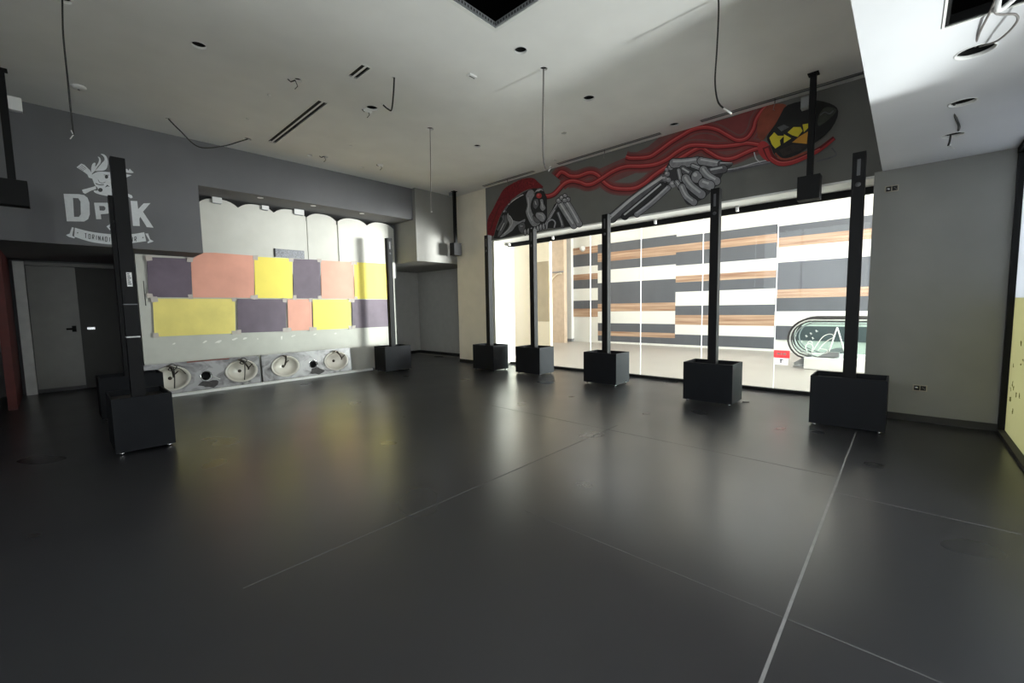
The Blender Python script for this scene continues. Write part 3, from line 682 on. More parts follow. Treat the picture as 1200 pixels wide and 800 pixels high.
# ------------------------------------------------------------------ shop window on the right (frameless panes) = window_2
ys = [P(601, 350, 0, XG).y, P(692, 350, 0, XG).y, P(751, 350, 0, XG).y, P(823, 350, 0, XG).y, P(909.5, 350, 0, XG).y, 0.365]
ys[0] = 7.595
m = MB(); m.box(XG - .03, XG + .03, 0.362, 7.595, 3.03, 3.129, BLACK); win2 = struct(m.build('window_2'))
m = MB(); m.box(XG - .035, XG + .035, 0.362, 7.595, 0.0, 0.055, RUB); m.build('sill_channel', win2)
for k in range(5):
    m = MB(); m.box(XG - .005, XG + .005, ys[k + 1] + .004, ys[k] - .004, 0.055, 3.03, GLASS); m.build('pane', win2)
SIL = mat('silicone_joint', (214, 218, 216), .5)
for k in range(1, 5):
    m = MB(); m.box(XG - .007, XG + .007, ys[k] - .004, ys[k] + .004, 0.055, 3.03, FILMJ); m.build('joint', win2)
for (a, b, lb) in [(597, 285, 'small white clip under the mural wall beside the reveal'), (648, 271, 'small white clip under the skull of the mural'), (768, 259, 'small white clip under the forearm of the mural'), (864, 243, 'small white clip under the mural right of the bony hand')]:
    y = P(a, b, 0, XG - .12).y
    m = MB(); m.box(XG - .15, XG - .09, y - .02, y + .02, 3.045, 3.129, PLASTIC, .004); o = tag(m.build('ceiling_clip'), lb, 'clip', 'white clips above the shop window')
    m = MB(); m.box(XG - .155, XG - .085, y - .035, y + .035, 3.118, 3.1295, PLASTIC); m.build('mounting_plate', o)
# sticker on the glass
m = MB(); a, b = P(907, 410, 0, XG - .007), P(925, 428, 0, XG - .007); mid = b.z + (a.z - b.z) * .48
SRED = film_mat('sticker_red', (244, 128, 132)); m.box(XG - .008, XG - .0055, b.y, a.y, mid, a.z, SRED); o = tag(m.build('glass_sticker'), 'red and white notice sticker low on the shop window beside a joint', 'sticker')
m = MB(); m.box(XG - .008, XG - .0055, b.y + .02, a.y - .02, b.z, mid, film_mat('sticker_pale', (236, 230, 232))); m.build('lower_label', o)
m = MB(); w = a.y - b.y
for t0, t1 in ((.22, .42), (.46, .58), (.62, .8)): m.box(XG - .0095, XG - .008, b.y + w * t0, b.y + w * t1, mid + .05, mid + .085, WHITE)
m.build('white_lettering', o)
m = MB(); m.box(XG - .0095, XG - .008, b.y + w * .5, b.y + w * .58, b.z + .03, mid - .02, CDARK); m.box(XG - .0095, XG - .008, b.y + w * .4, b.y + w * .62, mid - .035, mid - .02, CDARK); m.build('dark_symbol', o)

# ------------------------------------------------------------------ the mall beyond the glass
m = MB(); m.box(XG + .0, 24, -14, 14, -.2, -0.001, CFLOOR); struct(m.build('floor_mall'))
m = MB(); m.box(8.6, 24, -14, 14, 4.9, 5.0, CWHITE); struct(m.build('ceiling_mall'))
XS = 14.9
def zz(px, py): return P(px, py, 0, XS).z
cols = [(670.5, 701, 685, [289.5, 297.6, 312, 321, 327.6, 338, 352, 361.5, 371], 'wdwwdwdw'),
        (701, 792, 750, [280.5, 291.6, 302.4, 313, 329, 355, 364.5, 379, 389, 394.5, 403], 'dwdWdwWdwd'),
        (792, 909, 810, [275.4, 285, 294, 310, 322.5, 330, 341.4, 358, 369, 380.4, 392, 404.5], 'dwdWwdWdwWd'),
        (909, 1040, 951, [260.6, 274.8, 286.6, 305, 338, 348.3, 364.5, 382, 399], 'dwWdwdWd')]
cols[0] = (670.5, 701, 685, [289.5, 297.6, 312, 321, 327.6, 338, 352, 361.5, 371], 'wdWwdWdw')
m = MB(); m.box(XS, XS + .2, -.4, 14, 0, 4.9, CWHITE); struct(m.build('wall_mall'))
m = MB(); m.box(8.4, 8.55, -14, -.96, 0, 4.9, CWHITE); struct(m.build('wall_mall_side'))
sp = empty('stripe_cladding', (XS, 5, 0), 'slate, white and wood striped wall cladding across the mall', 'cladding'); sp['kind'] = 'structure'
KM = {'d': CDARK, 'w': CWOOD, 'W': CWHITE}; KN = {'d': 'slate_band', 'w': 'wood_band', 'W': 'white_band'}
for ci, (p0, p1, pc, yv, ks) in enumerate(cols):
    ya, yb = P(p0, 340, 0, XS).y, P(p1, 340, 0, XS).y
    if ci == 3: yb = -.4
    for k, ch in enumerate(ks):
        za, zb = zz(pc, yv[k]), zz(pc, yv[k + 1])
        m = MB(); m.box(-.03, -.002, yb - 5, ya - 5, max(zb, 0.02), za, KM[ch]); m.build(KN[ch], sp)
m = MB(); m.box(XS - .05, XS - .031, -.4, P(670.5, 340, 0, XS).y, 0.0, 0.07, CWHITE); struct(m.build('baseboard_mall'))
# left side of the mall: cream pillar, arched recess, white pillar
m = MB(); pa, pb = P(610, 350, 0, 11.0), P(644.5, 350, 0, 11.0)
m.box(11.0, 11.12, pb.y, 13.9, 0, 4.9, CREAM); pl_ = struct(m.build('wall_mall_pillar'))
BEV = mat('reflective_cream', (164, 150, 126), .15, var=.12, scale=1.5)
yq = P(630, 350, 0, 11.0).y
m = MB(); m.box(10.985, 10.999, pb.y + .03, yq, 1.0, 2.95, BEV); m.build('polished_panel', pl_)
m = MB(); m.box(10.98, 10.999, yq + .06, yq + .12, .0, 4.0, mat('cream_trim', (236, 228, 208), .5)); m.build('trim_strip', pl_)
y0_, y1_ = P(645, 350, 0, 14.0).y, P(661, 350, 0, 14.0).y
m = MB(); m.box(14.0, 14.2, y1_, 13.9, 0, 4.9, mat('mall_peach', (190, 170, 148), .6)); struct(m.build('wall_mall_recess'))
m = MB(); m.tube(smooth([(13.97, y1_ + .75, .0), (13.97, y1_ + .75, 2.0), (13.97, y1_ + .65, 2.5), (13.97, y1_ + .35, 2.75), (13.97, y1_ + .1, 2.8)], 6), .03, CREAM); m.tube([(13.97, y1_, 2.86), (13.97, y1_ + 1.4, 2.86)], .025, GREYP); struct(m.build('trim_arch'))
yc0, yc1 = P(661, 350, 0, 14.72).y, P(669.5, 350, 0, 14.72).y
m = MB(); m.box(14.72, XS, yc1, yc0 + .15, 0, 4.9, CWHITE); m.box(14.70, XS, yc1 - .01, yc0 + .16, 0, .12, GREYP); struct(m.build('wall_mall_column'))
# small dome camera
pc_ = P(681, 291, 0, XS - .15)
o = empty('dome_camera', (XS - .032, pc_.y, pc_.z), 'small white dome camera high on the striped mall wall', 'camera')
m = MB(); m.lathe([(.0, -.04), (.1, -.04), (.12, -.0)], (0, 0, 0), PLASTIC, 20, 0); m.build('mount', o)
m = MB(); m.lathe([(0, -.15), (.05, -.14), (.085, -.10), (.09, -.04)], (0, 0, 0), WHITE, 20, 0); m.build('dome', o)

# escalator
es = empty('escalator', (11.4, 1.5, 0), 'escalator end with curved black handrails beyond the shop window', 'escalator')
HR = mat('handrail_rubber', (40, 38, 38), .45)
def balustrade(x, y_end, off):
    x -= 11.4
    def loop(r, ins):
        pts = []; zc = .66; yc = y_end - .50 - 1.5
        pts.append((x, -7.5, zc + r)); pts.append((x, yc - 1.2, zc + r)); pts.append((x, yc - .5, zc + r))
        for k in range(13):
            t = PI / 2 - k * PI * .80 / 12
            pts.append((x, yc + r * 1.02 * math.cos(t), zc + r * math.sin(t)))
        e = pts[-1]; pts.append((x, e[1] - .35, max(.13, e[2] - .13))); return pts
    m = MB(); m.tube(loop(.47, 0), .02, HR, 8); m.build('handrail', es)
    m = MB(); m.tube(loop(.435, 0), .012, PLASTIC, 8); m.build('rail_guide', es)
    L = loop(.39, 0)
    pts = [(q[1], q[2]) for q in L] + [(L[0][1], .28)]
    m = MB(); m.prism(pts, [], lambda u, v, d: (d, u, v), x - .006, x + .006, GLASSG); m.build('glass_panel', es)
    m = MB(); m.tube(loop(.405, 0), .013, HR, 6); m.build('glass_edge', es); m = MB(); m.tube(loop(.345, 0), .011, GREYP, 6); m.build('inner_rail', es)
balustrade(11.4, 1.97, 0); balustrade(12.45, 2.05, 0)
m = MB(); m.box(-.12, .1, -7.5, .12, 0, .27, CWHITE, .02); m.build('skirting', es); m = MB(); m.box(.95, 1.17, -7.5, .12, 0, .27, CWHITE, .02); m.build('skirting', es)
m = MB(); m.box(.1, .95, -7.5, .35, 0.0, .04, CHROME); m.build('comb_plate', es)
for x in (0, 1.05):
    m = MB(); m.prism([(.05, .27), (.12, .27), (.32, .12), (.30, .08), (.12, .1), (-.2, .34), (-.35, .40), (-.5, .40), (-.5, .3)], [], lambda u, v, d: (d, u, v), x - .05, x + .05, GREYP); m.build('newel_inlet', es)
# white line drawing on the glass
m = MB(); xd = -.012; LN = WHITE
def ln(pts, r=.008): m.tube(smooth([(xd, a, b) for a, b in pts], 4), r, LN, 6)
ln([(-.31, .38), (-.44, .94)], .012); ln([(-.44, .94), (-.58, .42)], .012)
ln([(.0, .36), (-.05, .45), (-.18, .70), (-.28, .78), (-.36, .78), (-.38, .72), (-.30, .66), (-.22, .58), (-.12, .42)], .007)
ln([(.08, .40), (.11, .5), (.06, .56), (.0, .55), (-.03, .48), (-.0, .41)], .007); ln([(.08, .57), (.03, .63), (-.02, .57)], .007)
ln([(.16, .36), (.0, .34), (-.3, .38)], .007); ln([(-.16, .32), (-.26, .36), (-.28, .44), (-.16, .46)], .007)
for q_, w_ in ((.1, .72), (.02, .78), (-.08, .84), (.18, .6), (-.02, .68)): ln([(q_ - .025, w_), (q_ + .025, w_ + .02)], .004); ln([(q_, w_ - .02), (q_ + .006, w_ + .035)], .004)
m.build('line_drawing', es)

# ------------------------------------------------------------------ grey right wall fittings
def socket(px, py, label, name):
    q = P(px, py, 0, XW); o = empty(name, (XW, q.y, q.z), label, 'socket')
    w, h = .065, .038
    m = MB(); m.prism(rect(-w, w, -h, h), [rect(-w + .012, -.004, -h + .01, h - .01), rect(.004, w - .012, -h + .01, h - .01)], lambda u, v, d: (d, u, v), -.012, 0, mat('dusty_plate', (150, 142, 128), .6, var=.1)); m.build('frame', o)
    m = MB(); m.box(-.004, -.0005, -w + .01, w - .01, -h + .008, h - .008, RUB); m.build('inner_box', o)
    m = MB(); m.lathe([(0, -.010), (.014, -.010), (.016, -.004)], (0, w * .48, 0), CHROME, 14, 0); m.build('terminal', o)
    m = MB(); m.tube([(-.006, -.02, .01), (-.014, -.035, -.002), (-.008, -.045, -.014)], .004, CABLEG, 6); m.build('wire_end', o)
socket(1078, 454.5, 'open wall socket low on the grey wall beside the window frame', 'wall_socket')
socket(1045, 221, 'open junction box high on the grey wall under the soffit', 'junction_box')

# ------------------------------------------------------------------ window_1: film-covered glazing beside the camera
m = MB()
m.box(XW - .05, XW + .01, YR - .05, YR + .045, 0, ZS, BLACK)                 # end mullion
m.box(XL, XW - .05, YR - .05, YR + .05, 0, .035, BASE); m.box(XL, XW, YR - .05, YR + .05, ZS - .06, ZS + .2, BLACK)
for x in (4.6, 2.2, -.2): m.box(x - .03, x + .03, YR - .05, YR + .04, .035, ZS - .06, BLACK)
win1 = struct(m.build('window_1'))
ZV = 1.50
for (a, b, clear) in ((4.63, XW - .05, False), (2.23, 4.57, True), (-.17, 2.17, True), (XL, -.23, False)):
    m = MB(); m.box(a, b, YR - .012, YR - .006, .035, ZV if not clear else .8, FILMY if not clear else FILMW); m.build('yellow_film' if not clear else 'white_film', win1)
    if clear:
        m = MB(); m.box(a, b, YR - .01, YR - .004, .8, ZS - .06, GLASS); m.build('pane', win1)
    else:
        m = MB(); m.box(a, b, YR - .012, YR - .006, ZV, ZS - .06, FILMW); m.build('white_film', win1)
m = MB(); m.box(4.62, 4.95, -2.3, YR - .06, -.05, 3.2, GREY); struct(m.build('light_block_pier'))  # unseen pier, added to keep the pavement spot off the film
# pen scribbles on the yellow film
m = MB(); SCR = mat('pen_scribble', (120, 118, 60), .7)
for k in range(26):
    x = random.uniform(4.9, 7.0); z = random.uniform(.3, 1.2); s_ = .03
    pts = [(x + random.uniform(-s_, s_), YR - .004, z + random.uniform(-s_, s_)) for _ in range(5)]
    m.tube(smooth(pts, 4), .0022, SCR, 5)
m.build('pen_scribble', win1)
m = MB(); m.box(-14, XL - .1, YR - .12, 12, -.2, -.05, mat('pavement', (150, 148, 140), .9, var=.1)); m.box(-14, 8.4, -12, YR - .12, -.2, -.05, mat('pavement', (150, 148, 140), .9, var=.1)); struct(m.build('ground_pavement'))

# ------------------------------------------------------------------ post planters
def make_planter(label):
    root = empty('post_planter', (0, 0, 0), label, 'planter', 'black planters with tall posts')
    w, d, z0, z1, t = .25, .35, .035, .61, .018
    m = MB()
    m.prism(rect(-w, w, -d, d), [rect(-w + t, w - t, -d + t, d - t)], lambda u, v, q: (u, v, q), z0, z1, PLANT); m.box(-w + t, w - t, -d + t, d - t, z0, z0 + .02, PLANT)
    m.build('planter_box', root)
    m = MB(); m.box(-w + t + .001, w - t - .001, -d + t + .001, d - t - .001, z0 + .021, z1 - .06, RUB); m.build('inner_lid', root)
    for a in (-1, 1):
        for b in (-1, 1):
            m = MB(); m.lathe([(0, -.012), (.016, -.012), (.0175, -.008), (.0175, .008), (.016, .012), (0, .012)], (a * (w - .05), b * (d - .05), .0175), CHROME, 14, 0)
            m.box(a * (w - .05) - .018, a * (w - .05) + .018, b * (d - .05) - .005, b * (d - .05) + .005, .017, .035, CHROME); m.build('castor', root)
    q = .06
    m = MB(); m.prism(rect(-q, q, -q, q), [rect(-q + .006, q - .006, -q + .006, q - .006)], lambda u, v, z: (u, v, z), z1 - .061, 3.18, BLACK)
    po = m.build('post', root)
    m = MB(); BPL = mat('worn_steel', (70, 71, 73), .5); m.prism(rect(-.016, .016, 2.92, 3.10), [], lambda u, v, z: (z, u, v), -q - .0025, -q, BPL); m.lathe([(0, -q - .004), (.024, -q - .004), (.026, -q)], (0, 0, 2.82), BPL, 16, 0); m.build('bracket_plate', po)
    return root
pl0 = make_planter('black post planter nearest the grey right wall, largest in view')
G = 'black planters with tall posts'
pl0.location = (6.41, .46, 0)
copy_tree(pl0, (6.80, 2.13, 0), 0, 'black post planter second from the grey right wall', G)
copy_tree(pl0, (7.16, 4.18, 0), 0, 'black post planter in the middle of the shop window row', G)
copy_tree(pl0, (7.27, 6.06, 0), 0, 'black post planter in front of the cream pillar beyond the glass', G)
copy_tree(pl0, (7.10, 7.30, 0), 0, 'black post planter at the beige column, standing at the end of the window row', G)
copy_tree(pl0, (5.58, 9.15, 0), PI / 2, 'black post planter at the right end of the poster wall', G)
p1 = copy_tree(pl0, (.60, 6.36, 0), 0, 'dark post planter with white label and tape lines on its post', G)
copy_tree(pl0, (.72, 8.42, 0), PI / 2, 'dark post planter standing half hidden behind the labelled post', G)
# label and tape on the nearest left post
po1 = [c for c in p1.children if c.name.startswith('post')][0]
def on_post(py): return P(150, py, 1, 6.30).z
m = MB(); yf = -.0602
m.box(-.015, .03, yf - .002, yf, on_post(335.5), on_post(319), PLASTIC); lbl = m.build('label', po1); lbl['label'] = 'white label with dark print'
m = MB(); z_ = on_post(334.5)
for k in range(7): m.box(-.008, .022 - .006 * (k % 3), yf - .0032, yf - .002, z_ + .012 + k * .022, z_ + .022 + k * .022, MBLK)
m.build('label_print', po1)
m = MB(); m.box(-.0602, .0602, yf - .001, .0602, on_post(357), on_post(356), GREYP); m.build('tape', po1)
m = MB(); m.box(-.0602, .0602, yf - .001, .0602, on_post(395.6), on_post(394.2), PLASTIC); m.build('tape', po1)

# ------------------------------------------------------------------ poles hanging from the ceiling
def make_hanger(label):
    r = empty('ceiling_pole', (0, 0, ZC), label, 'pole', 'black poles hanging from the ceiling')
    m = MB(); m.box(-.035, .035, -.035, .035, -1.33, -.012, BLACK, .003); m.build('pole', r)
    m = MB(); m.box(-.06, .06, -.06, .06, -.012, 0, BLACK); m.build('ceiling_plate', r)
    m = MB(); m.box(-.09, .09, -.125, .125, -1.62, -1.31, BLACK, .004); m.build('mount_box', r)
    return r
h0 = make_hanger('black ceiling pole with mount box hanging in front of the burger mural'); h0.location = (7.0, 1.015, ZC)
h1 = copy_tree(h0, (7.22, 8.62, ZC), PI / 2, 'black ceiling pole with mount box beside the beige column')
h2 = copy_tree(h0, (-.215, 8.15, ZC), PI / 2, 'black ceiling pole with mount box at the left edge over the door corner')
def jbox(a, b, par):
    m = MB(); m.box(*a, *b, PLASTIC if par is h2 else GREYP, .004); m.build('junction_box', par)
for par, rng in ((h0, (-.05, .05, .036, .125, -.42, -.28)), (h2, (-.035, .05, -.15, -.036, -.46, -.30)), (h1, (.03, .09, .036, .11, -.12, -.03))):
    m = MB(); m.box(*rng, PLASTIC if par is h2 else GREYP, .004); m.build('junction_box', par)

# ------------------------------------------------------------------ ceiling fittings
def diffuser(k, label):
    x0, x1, y0, y1 = slots[k]; x0 += .001; x1 -= .001; y0 += .001; y1 -= .001
    r = empty('slot_diffuser', ((x0 + x1) / 2, (y0 + y1) / 2, ZC), label, 'air vent', 'black slot air vents in the ceiling')
    w, l = (x1 - x0) / 2, (y1 - y0) / 2
    m = MB(); t = .012
    hs = [rect(-w + t, -.014, -l + .015, l - .015), rect(.012, w - t, -l + .015, l - .015)]
    m.prism(rect(-w - .012, w + .012, -l - .012, l + .012), hs, lambda u, v, d: (u, v, d), -.004, -.0005, CEIL); m.build('frame', r)
    m = MB(); m.box(-w, w, -l, l, .03, .05, RUB); m.build('backing', r)
    for s_ in (-1, 1):
        m = MB(); m.box(s_ * w * .5 - .006, s_ * w * .5 + .006, -l + .016, l - .016, .012, .02, RUB); m.build('blade', r)
diffuser(0, 'long black slot air vent in the white ceiling'); diffuser(1, 'short black slot air vent in the white ceiling')
def track(k, label):
    x0, x1, y0, y1 = slots[k]; x0 += .001; x1 -= .001
    r = empty('track_slot', ((x0 + x1) / 2, (y0 + y1) / 2, ZC), label, 'light track', 'recessed light tracks along the mural wall')
    w, l = (x1 - x0) / 2, (y1 - y0) / 2 - .001
    m = MB(); m.prism(rect(-w - .012, w + .012, -l - .012, l + .012), [rect(-w + .012, w - .022, -l + .01, l - .01)], lambda u, v, d: (u, v, d), -.005, -.0005, GREYP); m.build('frame', r)
    m = MB(); m.box(-w + .002, w - .002, -l, l, .02, .03, mat('track_grey', (84, 82, 80), .6)); m.build('channel', r)
    m = MB(); m.tube([(0, 0, .02), (0, 0, -.06)], .006, CABLEG, 8); m.tube([(0, 0, -.06), (0, .02, -.14), (0, .0, -.16)], .004, CABLEG, 6); m.build('hanging_wire', r)
track(2, 'recessed light track above the bony forearm of the mural'); track(3, 'recessed light track above the burger of the mural'); track(4, 'recessed light track above the skull of the mural')
# access hatches
def hatch(x0, x1, y0, y1, z, label, fw=.035, lin_=None):
    r = empty('access_hatch', ((x0 + x1) / 2, (y0 + y1) / 2, z), label, 'hatch', 'open ceiling hatches')
    w, l = (x1 - x0) / 2, (y1 - y0) / 2
    m = MB(); m.prism(rect(-w - fw, w + fw, -l - fw, l + fw), [rect(-w + .003, w - .003, -l + .003, l - .003)], lambda u, v, d: (u, v, d), -.008, -.0005, WHITE); m.build('frame', r)
    m = MB(); m.prism(rect(-w + .001, w - .001, -l + .001, l - .001), [rect(-w + .02, w - .02, -l + .02, l - .02)], lambda u, v, d: (u, v, d), .0, .05, lin_ or GREYP); m.build('liner', r)
    if lin_: return r
    m = MB()
    for k in range(int(l * 2 / .04)): m.box(w - .0215, w - .020, -l + .04 * k + .02, -l + .04 * k + .036, .012, .036, RUB)
    for k in range(int(w * 2 / .04)): m.box(-w + .04 * k + .02, -w + .04 * k + .036, l - .0215, l - .020, .012, .036, RUB)
    pf = m.build('perforation', r); pf['kind'] = 'stuff'; return r
hatch(HX0, HX1, HY0, HY1, ZC, 'large open access hatch in the main ceiling'); hatch(SX0, SX1, SY0, SY1, ZS, 'open access hatch in the low white soffit', .008, BLACK)
# rims round the larger cut-outs
def rim(px, py, r_, z, label, cup=True):
    x, y = cpt(px, py, z); o = empty('ceiling_cutout', (x, y, z), label, 'light cutout', 'empty round light cutouts')
    m = MB(); m.lathe([(r_ + .004, -.0005), (r_ + .003, -.004), (r_ - .004, -.004), (r_ - .005, .019)], (0, 0, 0), PLASTIC, 24, caps=False); 
    m.build('rim', o)
    m = MB(); m.lathe([(r_ - .006, .02), (r_ - .006, .16), (0, .16)], (0, 0, 0), DARKV, 24, caps=False); m.build('can', o)
for a in [(233, 53, .075, ZC, 'empty round light cutout at the upper left of the ceiling'), (610, 59, .075, ZC, 'empty round light cutout beside the large hatch'), (690, 115, .085, ZC, 'empty dark round cutout in the middle of the ceiling before the mural'),
          (559, 171, .07, ZC, 'small empty round cutout near the thin hanging rod'), (790, 146, .08, ZC, 'empty round cutout in front of the bony hand mural'),
          (1143, 60, .095, ZS, 'empty round cutout in the soffit beside its hatch, with cables'), (1128, 120, .085, ZS, 'empty round cutout in the soffit, middle of three'), (1117, 158, .08, ZS, 'empty round cutout in the soffit nearest the grey wall')]: rim(*a)
def bits(px, py, kind, label, sc=1.0):
    x, y = cpt(px, py); o = empty('ceiling_detector' if kind == 'd' else 'ceiling_fitting', (x, y, ZC), label, 'detector' if kind == 'd' else 'ceiling fitting')
    o.scale = (sc, sc, sc)
    if kind == 'd':
        m = MB(); m.lathe([(.075, 0), (.075, -.02), (.06, -.035), (.03, -.04), (0, -.04)], (0, 0, -.0005), PLASTIC, 20); m.build('housing', o); m = MB(); m.lathe([(.012, -.04), (.012, -.05), (0, -.05)], (0, 0, 0), GREYP, 10); m.build('sensor', o)
    elif kind == 'f':
        m = MB(); m.box(-.06, .06, -.035, .035, -.025, -.0005, PLASTIC, .006); m.build('cover', o); m = MB(); m.box(-.045, .045, -.006, .006, -.028, -.025, RUB); m.build('slit', o)
    else:
        m = MB()
        if kind == 'x': m.prism([(-.07, -.03), (.02, -.05), (.07, .0), (.03, .045), (-.03, .03)], [], lambda u, v, d: (u, v + d * .6, -abs(d)*.5), .003, .06, CEIL); m.build('flap', o)
        else: m.bm.free()
        m = MB(); m.tube([(0, 0, -.0), (.03, .01, -.06), (.0, .03, -.1)], .005, CABLE, 6); m.tube([(0.0, 0, -.0), (-.05, .02, -.03), (-.09, .0, -.02)], .008, CABLE, 6); m.build('wire_end', o)
bits(92, 101, 'd', 'round white smoke detector over the logo bulkhead'); bits(553, 88, 'f', 'small white rectangular fitting on the ceiling beside the hatch')
bits(431, 129, 'x', 'torn white ceiling flap at a ragged hole beside a hanging wire'); bits(446, 193, 'x', 'torn white ceiling flap near the grey bulkhead corner')
bits(380, 183, 'w', 'dark frayed wire end at a ceiling hole between the long vent and bulkhead'); bits(346, 94, 'w', 'dark frayed wire end at a ceiling hole above the long vent')
bits(315, 111, 'd', 'small round white ceiling disc beside the long air vent', .3); bits(290, 139, 'd', 'small round white ceiling disc above the looping cable', .3)
# hanging cables
def cable(pts, r, mt, label, ends=None, x0=None, top=None):
    q = smooth(pts, 8)
    m = MB(); m.tube(q, r, mt, 8); o = tag(m.build('hanging_cable'), label, 'cable', 'loose cables hanging from the ceiling')
    if ends:
        e = q[-1]; m = MB()
        for k in range(ends): m.tube([e, e + Vector((random.uniform(-.03, .03), random.uniform(-.05, .05), random.uniform(-.05, .04)))], .004, PLASTIC, 6)
        m.build('stripped_end', o)
    return o
def onx(pl, x): return [P(a, b, 0, x_) for a, b in pl] if x_ > y_ else [P(a, b, 1, y_) for a, b in pl]
x_, y_ = cpt(74, 1); cable(onx([(73, -2), (74, 40), (79, 90), (84, 140), (86, 158)], x_), .007, CABLE, 'long dark cable hanging at the upper left before the logo bulkhead', 2)
A, B = Vector((*cpt(197, 139), ZC)), Vector((*cpt(290, 163), ZC))
mid_ = P(233, 172, 1, (A.y + B.y) / 2); cable([A, P(210, 152, 1, A.y + .02), mid_, P(262, 171, 1, (mid_.y + B.y) / 2), P(283, 165, 1, B.y), B], .009, CABLE, 'dark cable sagging in a loop between two ceiling holes', None)
x_, y_ = cpt(461, 90); cable(onx([(462, 91), (461, 110), (459, 128), (455, 128), (449, 123)], x_), .010, CABLE, 'short dark cable hanging beside the torn ceiling hole', 1)
x_, y_ = cpt(504, 150); cable(onx([(504, 150), (504.5, 190), (505, 248)], x_), .006, CABLEG, 'thin straight wire hanging in front of the grey corner box', 1)
x_, y_ = cpt(637, 80); cable(onx([(637, 80), (636.5, 120), (636, 160), (637, 188), (641, 199), (646, 196)], x_), .010, CABLEG, 'grey cable with frayed white end hanging before the skull mural', 3)
x_, y_ = cpt(842, -4); o = cable(onx([(842, -4), (842, 20), (840, 60), (838, 95), (841, 118), (848, 127)], x_), .008, CABLE, 'dark cable with white tip hanging before the bony hand mural', None)
m = MB(); m.tube(onx([(848, 127), (857, 133)], x_), .009, PLASTIC, 8); m.build('white_tip', o)
xh, yh = cpt(1143, 58, ZS)
cable([Vector((3.45, -.30, ZS + .1)), Vector((3.55, -.28, ZS - .02)), P(1148, 38, 0, 3.9), Vector((xh, yh, ZS + .02))], .006, CABLEG, 'straighter grey cable from the soffit hatch to a round cutout', None)
cable([Vector((3.45, -.32, ZS + .1)), P(1165, 12, 0, 3.6), P(1190, 17, 0, 3.72), P(1190, 28, 0, 3.8), P(1170, 47, 0, 4.0), Vector((xh + .02, yh - .02, ZS + .02))], .006, CABLEG, 'grey cable looping wide from the soffit hatch to a round cutout', None)
cable([Vector((3.4, -.33, ZS + .15)), P(1170, 2, 0, 3.45), P(1180, 6, 0, 3.5), Vector((3.55, -.5, ZS + .12))], .012, PLASTIC, 'thick white cable showing in the soffit hatch', None)
xa, ya = cpt(1122, 122, ZS); xb, yb = cpt(1122, 157, ZS)
cable([Vector((xa, ya + .02, ZS + .02)), P(1119, 135, 0, (xa * 2 + xb) / 3), P(1124, 148, 0, (xa + 2 * xb) / 3), Vector((xb, yb, ZS + .02))], .009, CABLE, 'dark cable running between two soffit cutouts', None)
xb, yb = cpt(1114, 159, ZS); cable([Vector((xb, yb, ZS + .02)), P(1113, 165, 0, xb), P(1111, 171, 0, xb)], .008, CABLE, 'short dark cable end dangling from the last soffit cutout', 2)

# small scrap on the floor near the second planter
q = P(873, 471, 2, 0.004); m = MB(); m.tube([(q.x - .02, q.y + .03, .006), (q.x, q.y, .006), (q.x + .03, q.y - .05, .006)], .006, RUB, 6); tag(m.build('floor_scrap'), 'small black scrap on the floor beside the second planter', 'scrap')

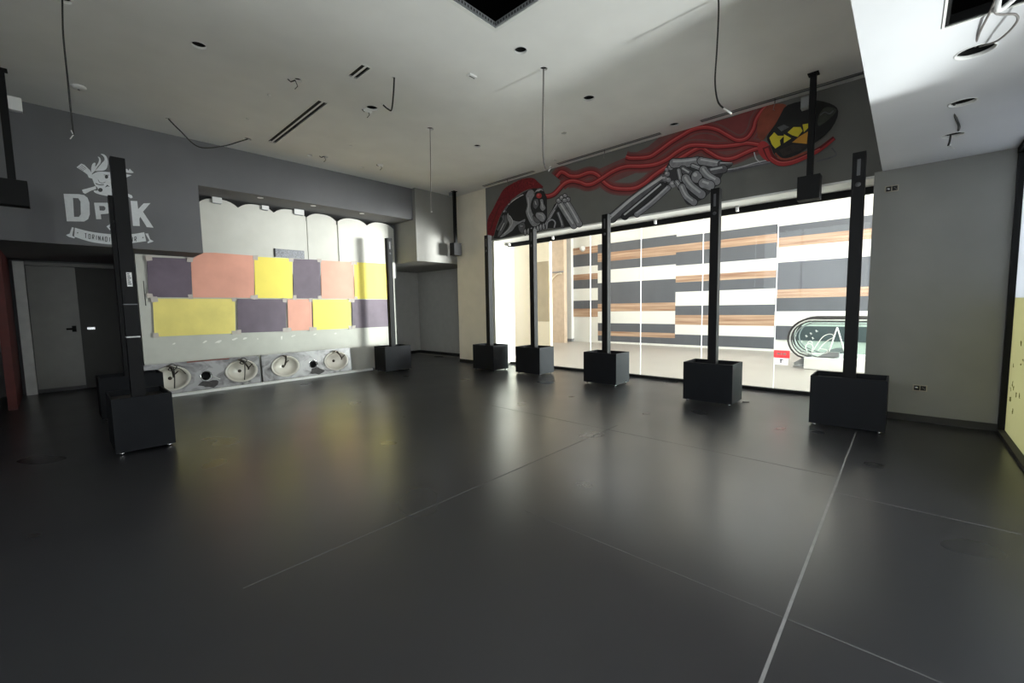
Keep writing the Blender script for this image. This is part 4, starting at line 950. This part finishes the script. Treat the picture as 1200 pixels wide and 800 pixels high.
# ------------------------------------------------------------------ light
def area(name, loc, rot, sx_, sy_, power, col=(1, 1, 1)):
    l = bpy.data.lights.new(name, 'AREA'); l.shape = 'RECTANGLE'; l.size = sx_; l.size_y = sy_; l.energy = power; l.color = col
    o = bpy.data.objects.new(name, l); COL.objects.link(o); o.location = loc; o.rotation_euler = rot; return o
for k, y in enumerate((-5, -1, 3, 7)):
    area('mall_ceiling_light', (11.4, y, 4.88), (0, 0, 0), 1.6, 2.2, 32, (.97, .99, 1))
w = bpy.data.worlds.new('daylight'); SC.world = w; w.use_nodes = True
bg = w.node_tree.nodes['Background']; bg.inputs[0].default_value = (.93, .95, 1, 1); bg.inputs[1].default_value = 2.5
# daylight from the mall's open atrium, out of sight past the grey wall
def aim(loc, to): return (Vector(to) - Vector(loc)).to_track_quat('-Z', 'Y').to_euler()
a_ = area('atrium_daylight', (16.8, -10.5, 1.4), aim((16.8, -10.5, 1.4), (5.0, 6, 2.8)), 5, 2.6, 330, (1, .99, .98)); a_.data.spread = math.radians(70)
a_ = area('atrium_daylight', (12.0, -10.5, 1.3), aim((12.0, -10.5, 1.3), (6.4, 9, 2.6)), 6.5, 2.3, 820, (1, .99, .98)); a_.data.spread = math.radians(44)
area('atrium_floor_fill', (11.5, -2.3, .06), aim((11.5, -2.3, .06), (5, 6, 4.4)), 3, 2, 200, (1, .99, .97))  # unseen uplight, added to brighten the room ceiling
for px_, py_ in ((612, 520), (707, 542), (800, 590), (834, 588), (985, 600)):
    d_ = P(px_, py_, 2, 0) - Vector((0, 0, -H)); q = Vector((0, 0, -H)) + d_ * (14.2 / d_.x)
    l = bpy.data.lights.new('mall_spotlight', 'POINT'); l.energy = 7; l.shadow_soft_size = .12; l.color = (1, .86, .66)
    o = bpy.data.objects.new('mall_spotlight', l); COL.objects.link(o); o.location = (q.x, q.y, min(q.z, 4.8))
area('pavement_fill', (1.6, -2.2, .03), aim((1.6, -2.2, .03), (2.4, 1.5, 4.4)), 5, 1.6, 60, (.95, .98, 1))  # added fill lamp at ground level, lifts the ceiling
# sunlight thrown up off the bright pavement outside the clear pane
sp_ = bpy.data.lights.new('pavement_bounce', 'SPOT'); sp_.energy = 400; sp_.spot_size = math.radians(58); sp_.spot_blend = .5; sp_.shadow_soft_size = .1; sp_.color = (.97, 1, 1)
so = bpy.data.objects.new('pavement_bounce', sp_); COL.objects.link(so); so.location = (4.5, -1.9, .12)
so.rotation_euler = (Vector((2.7, 3.9, 4.47)) - Vector(so.location)).to_track_quat('-Z', 'Y').to_euler()
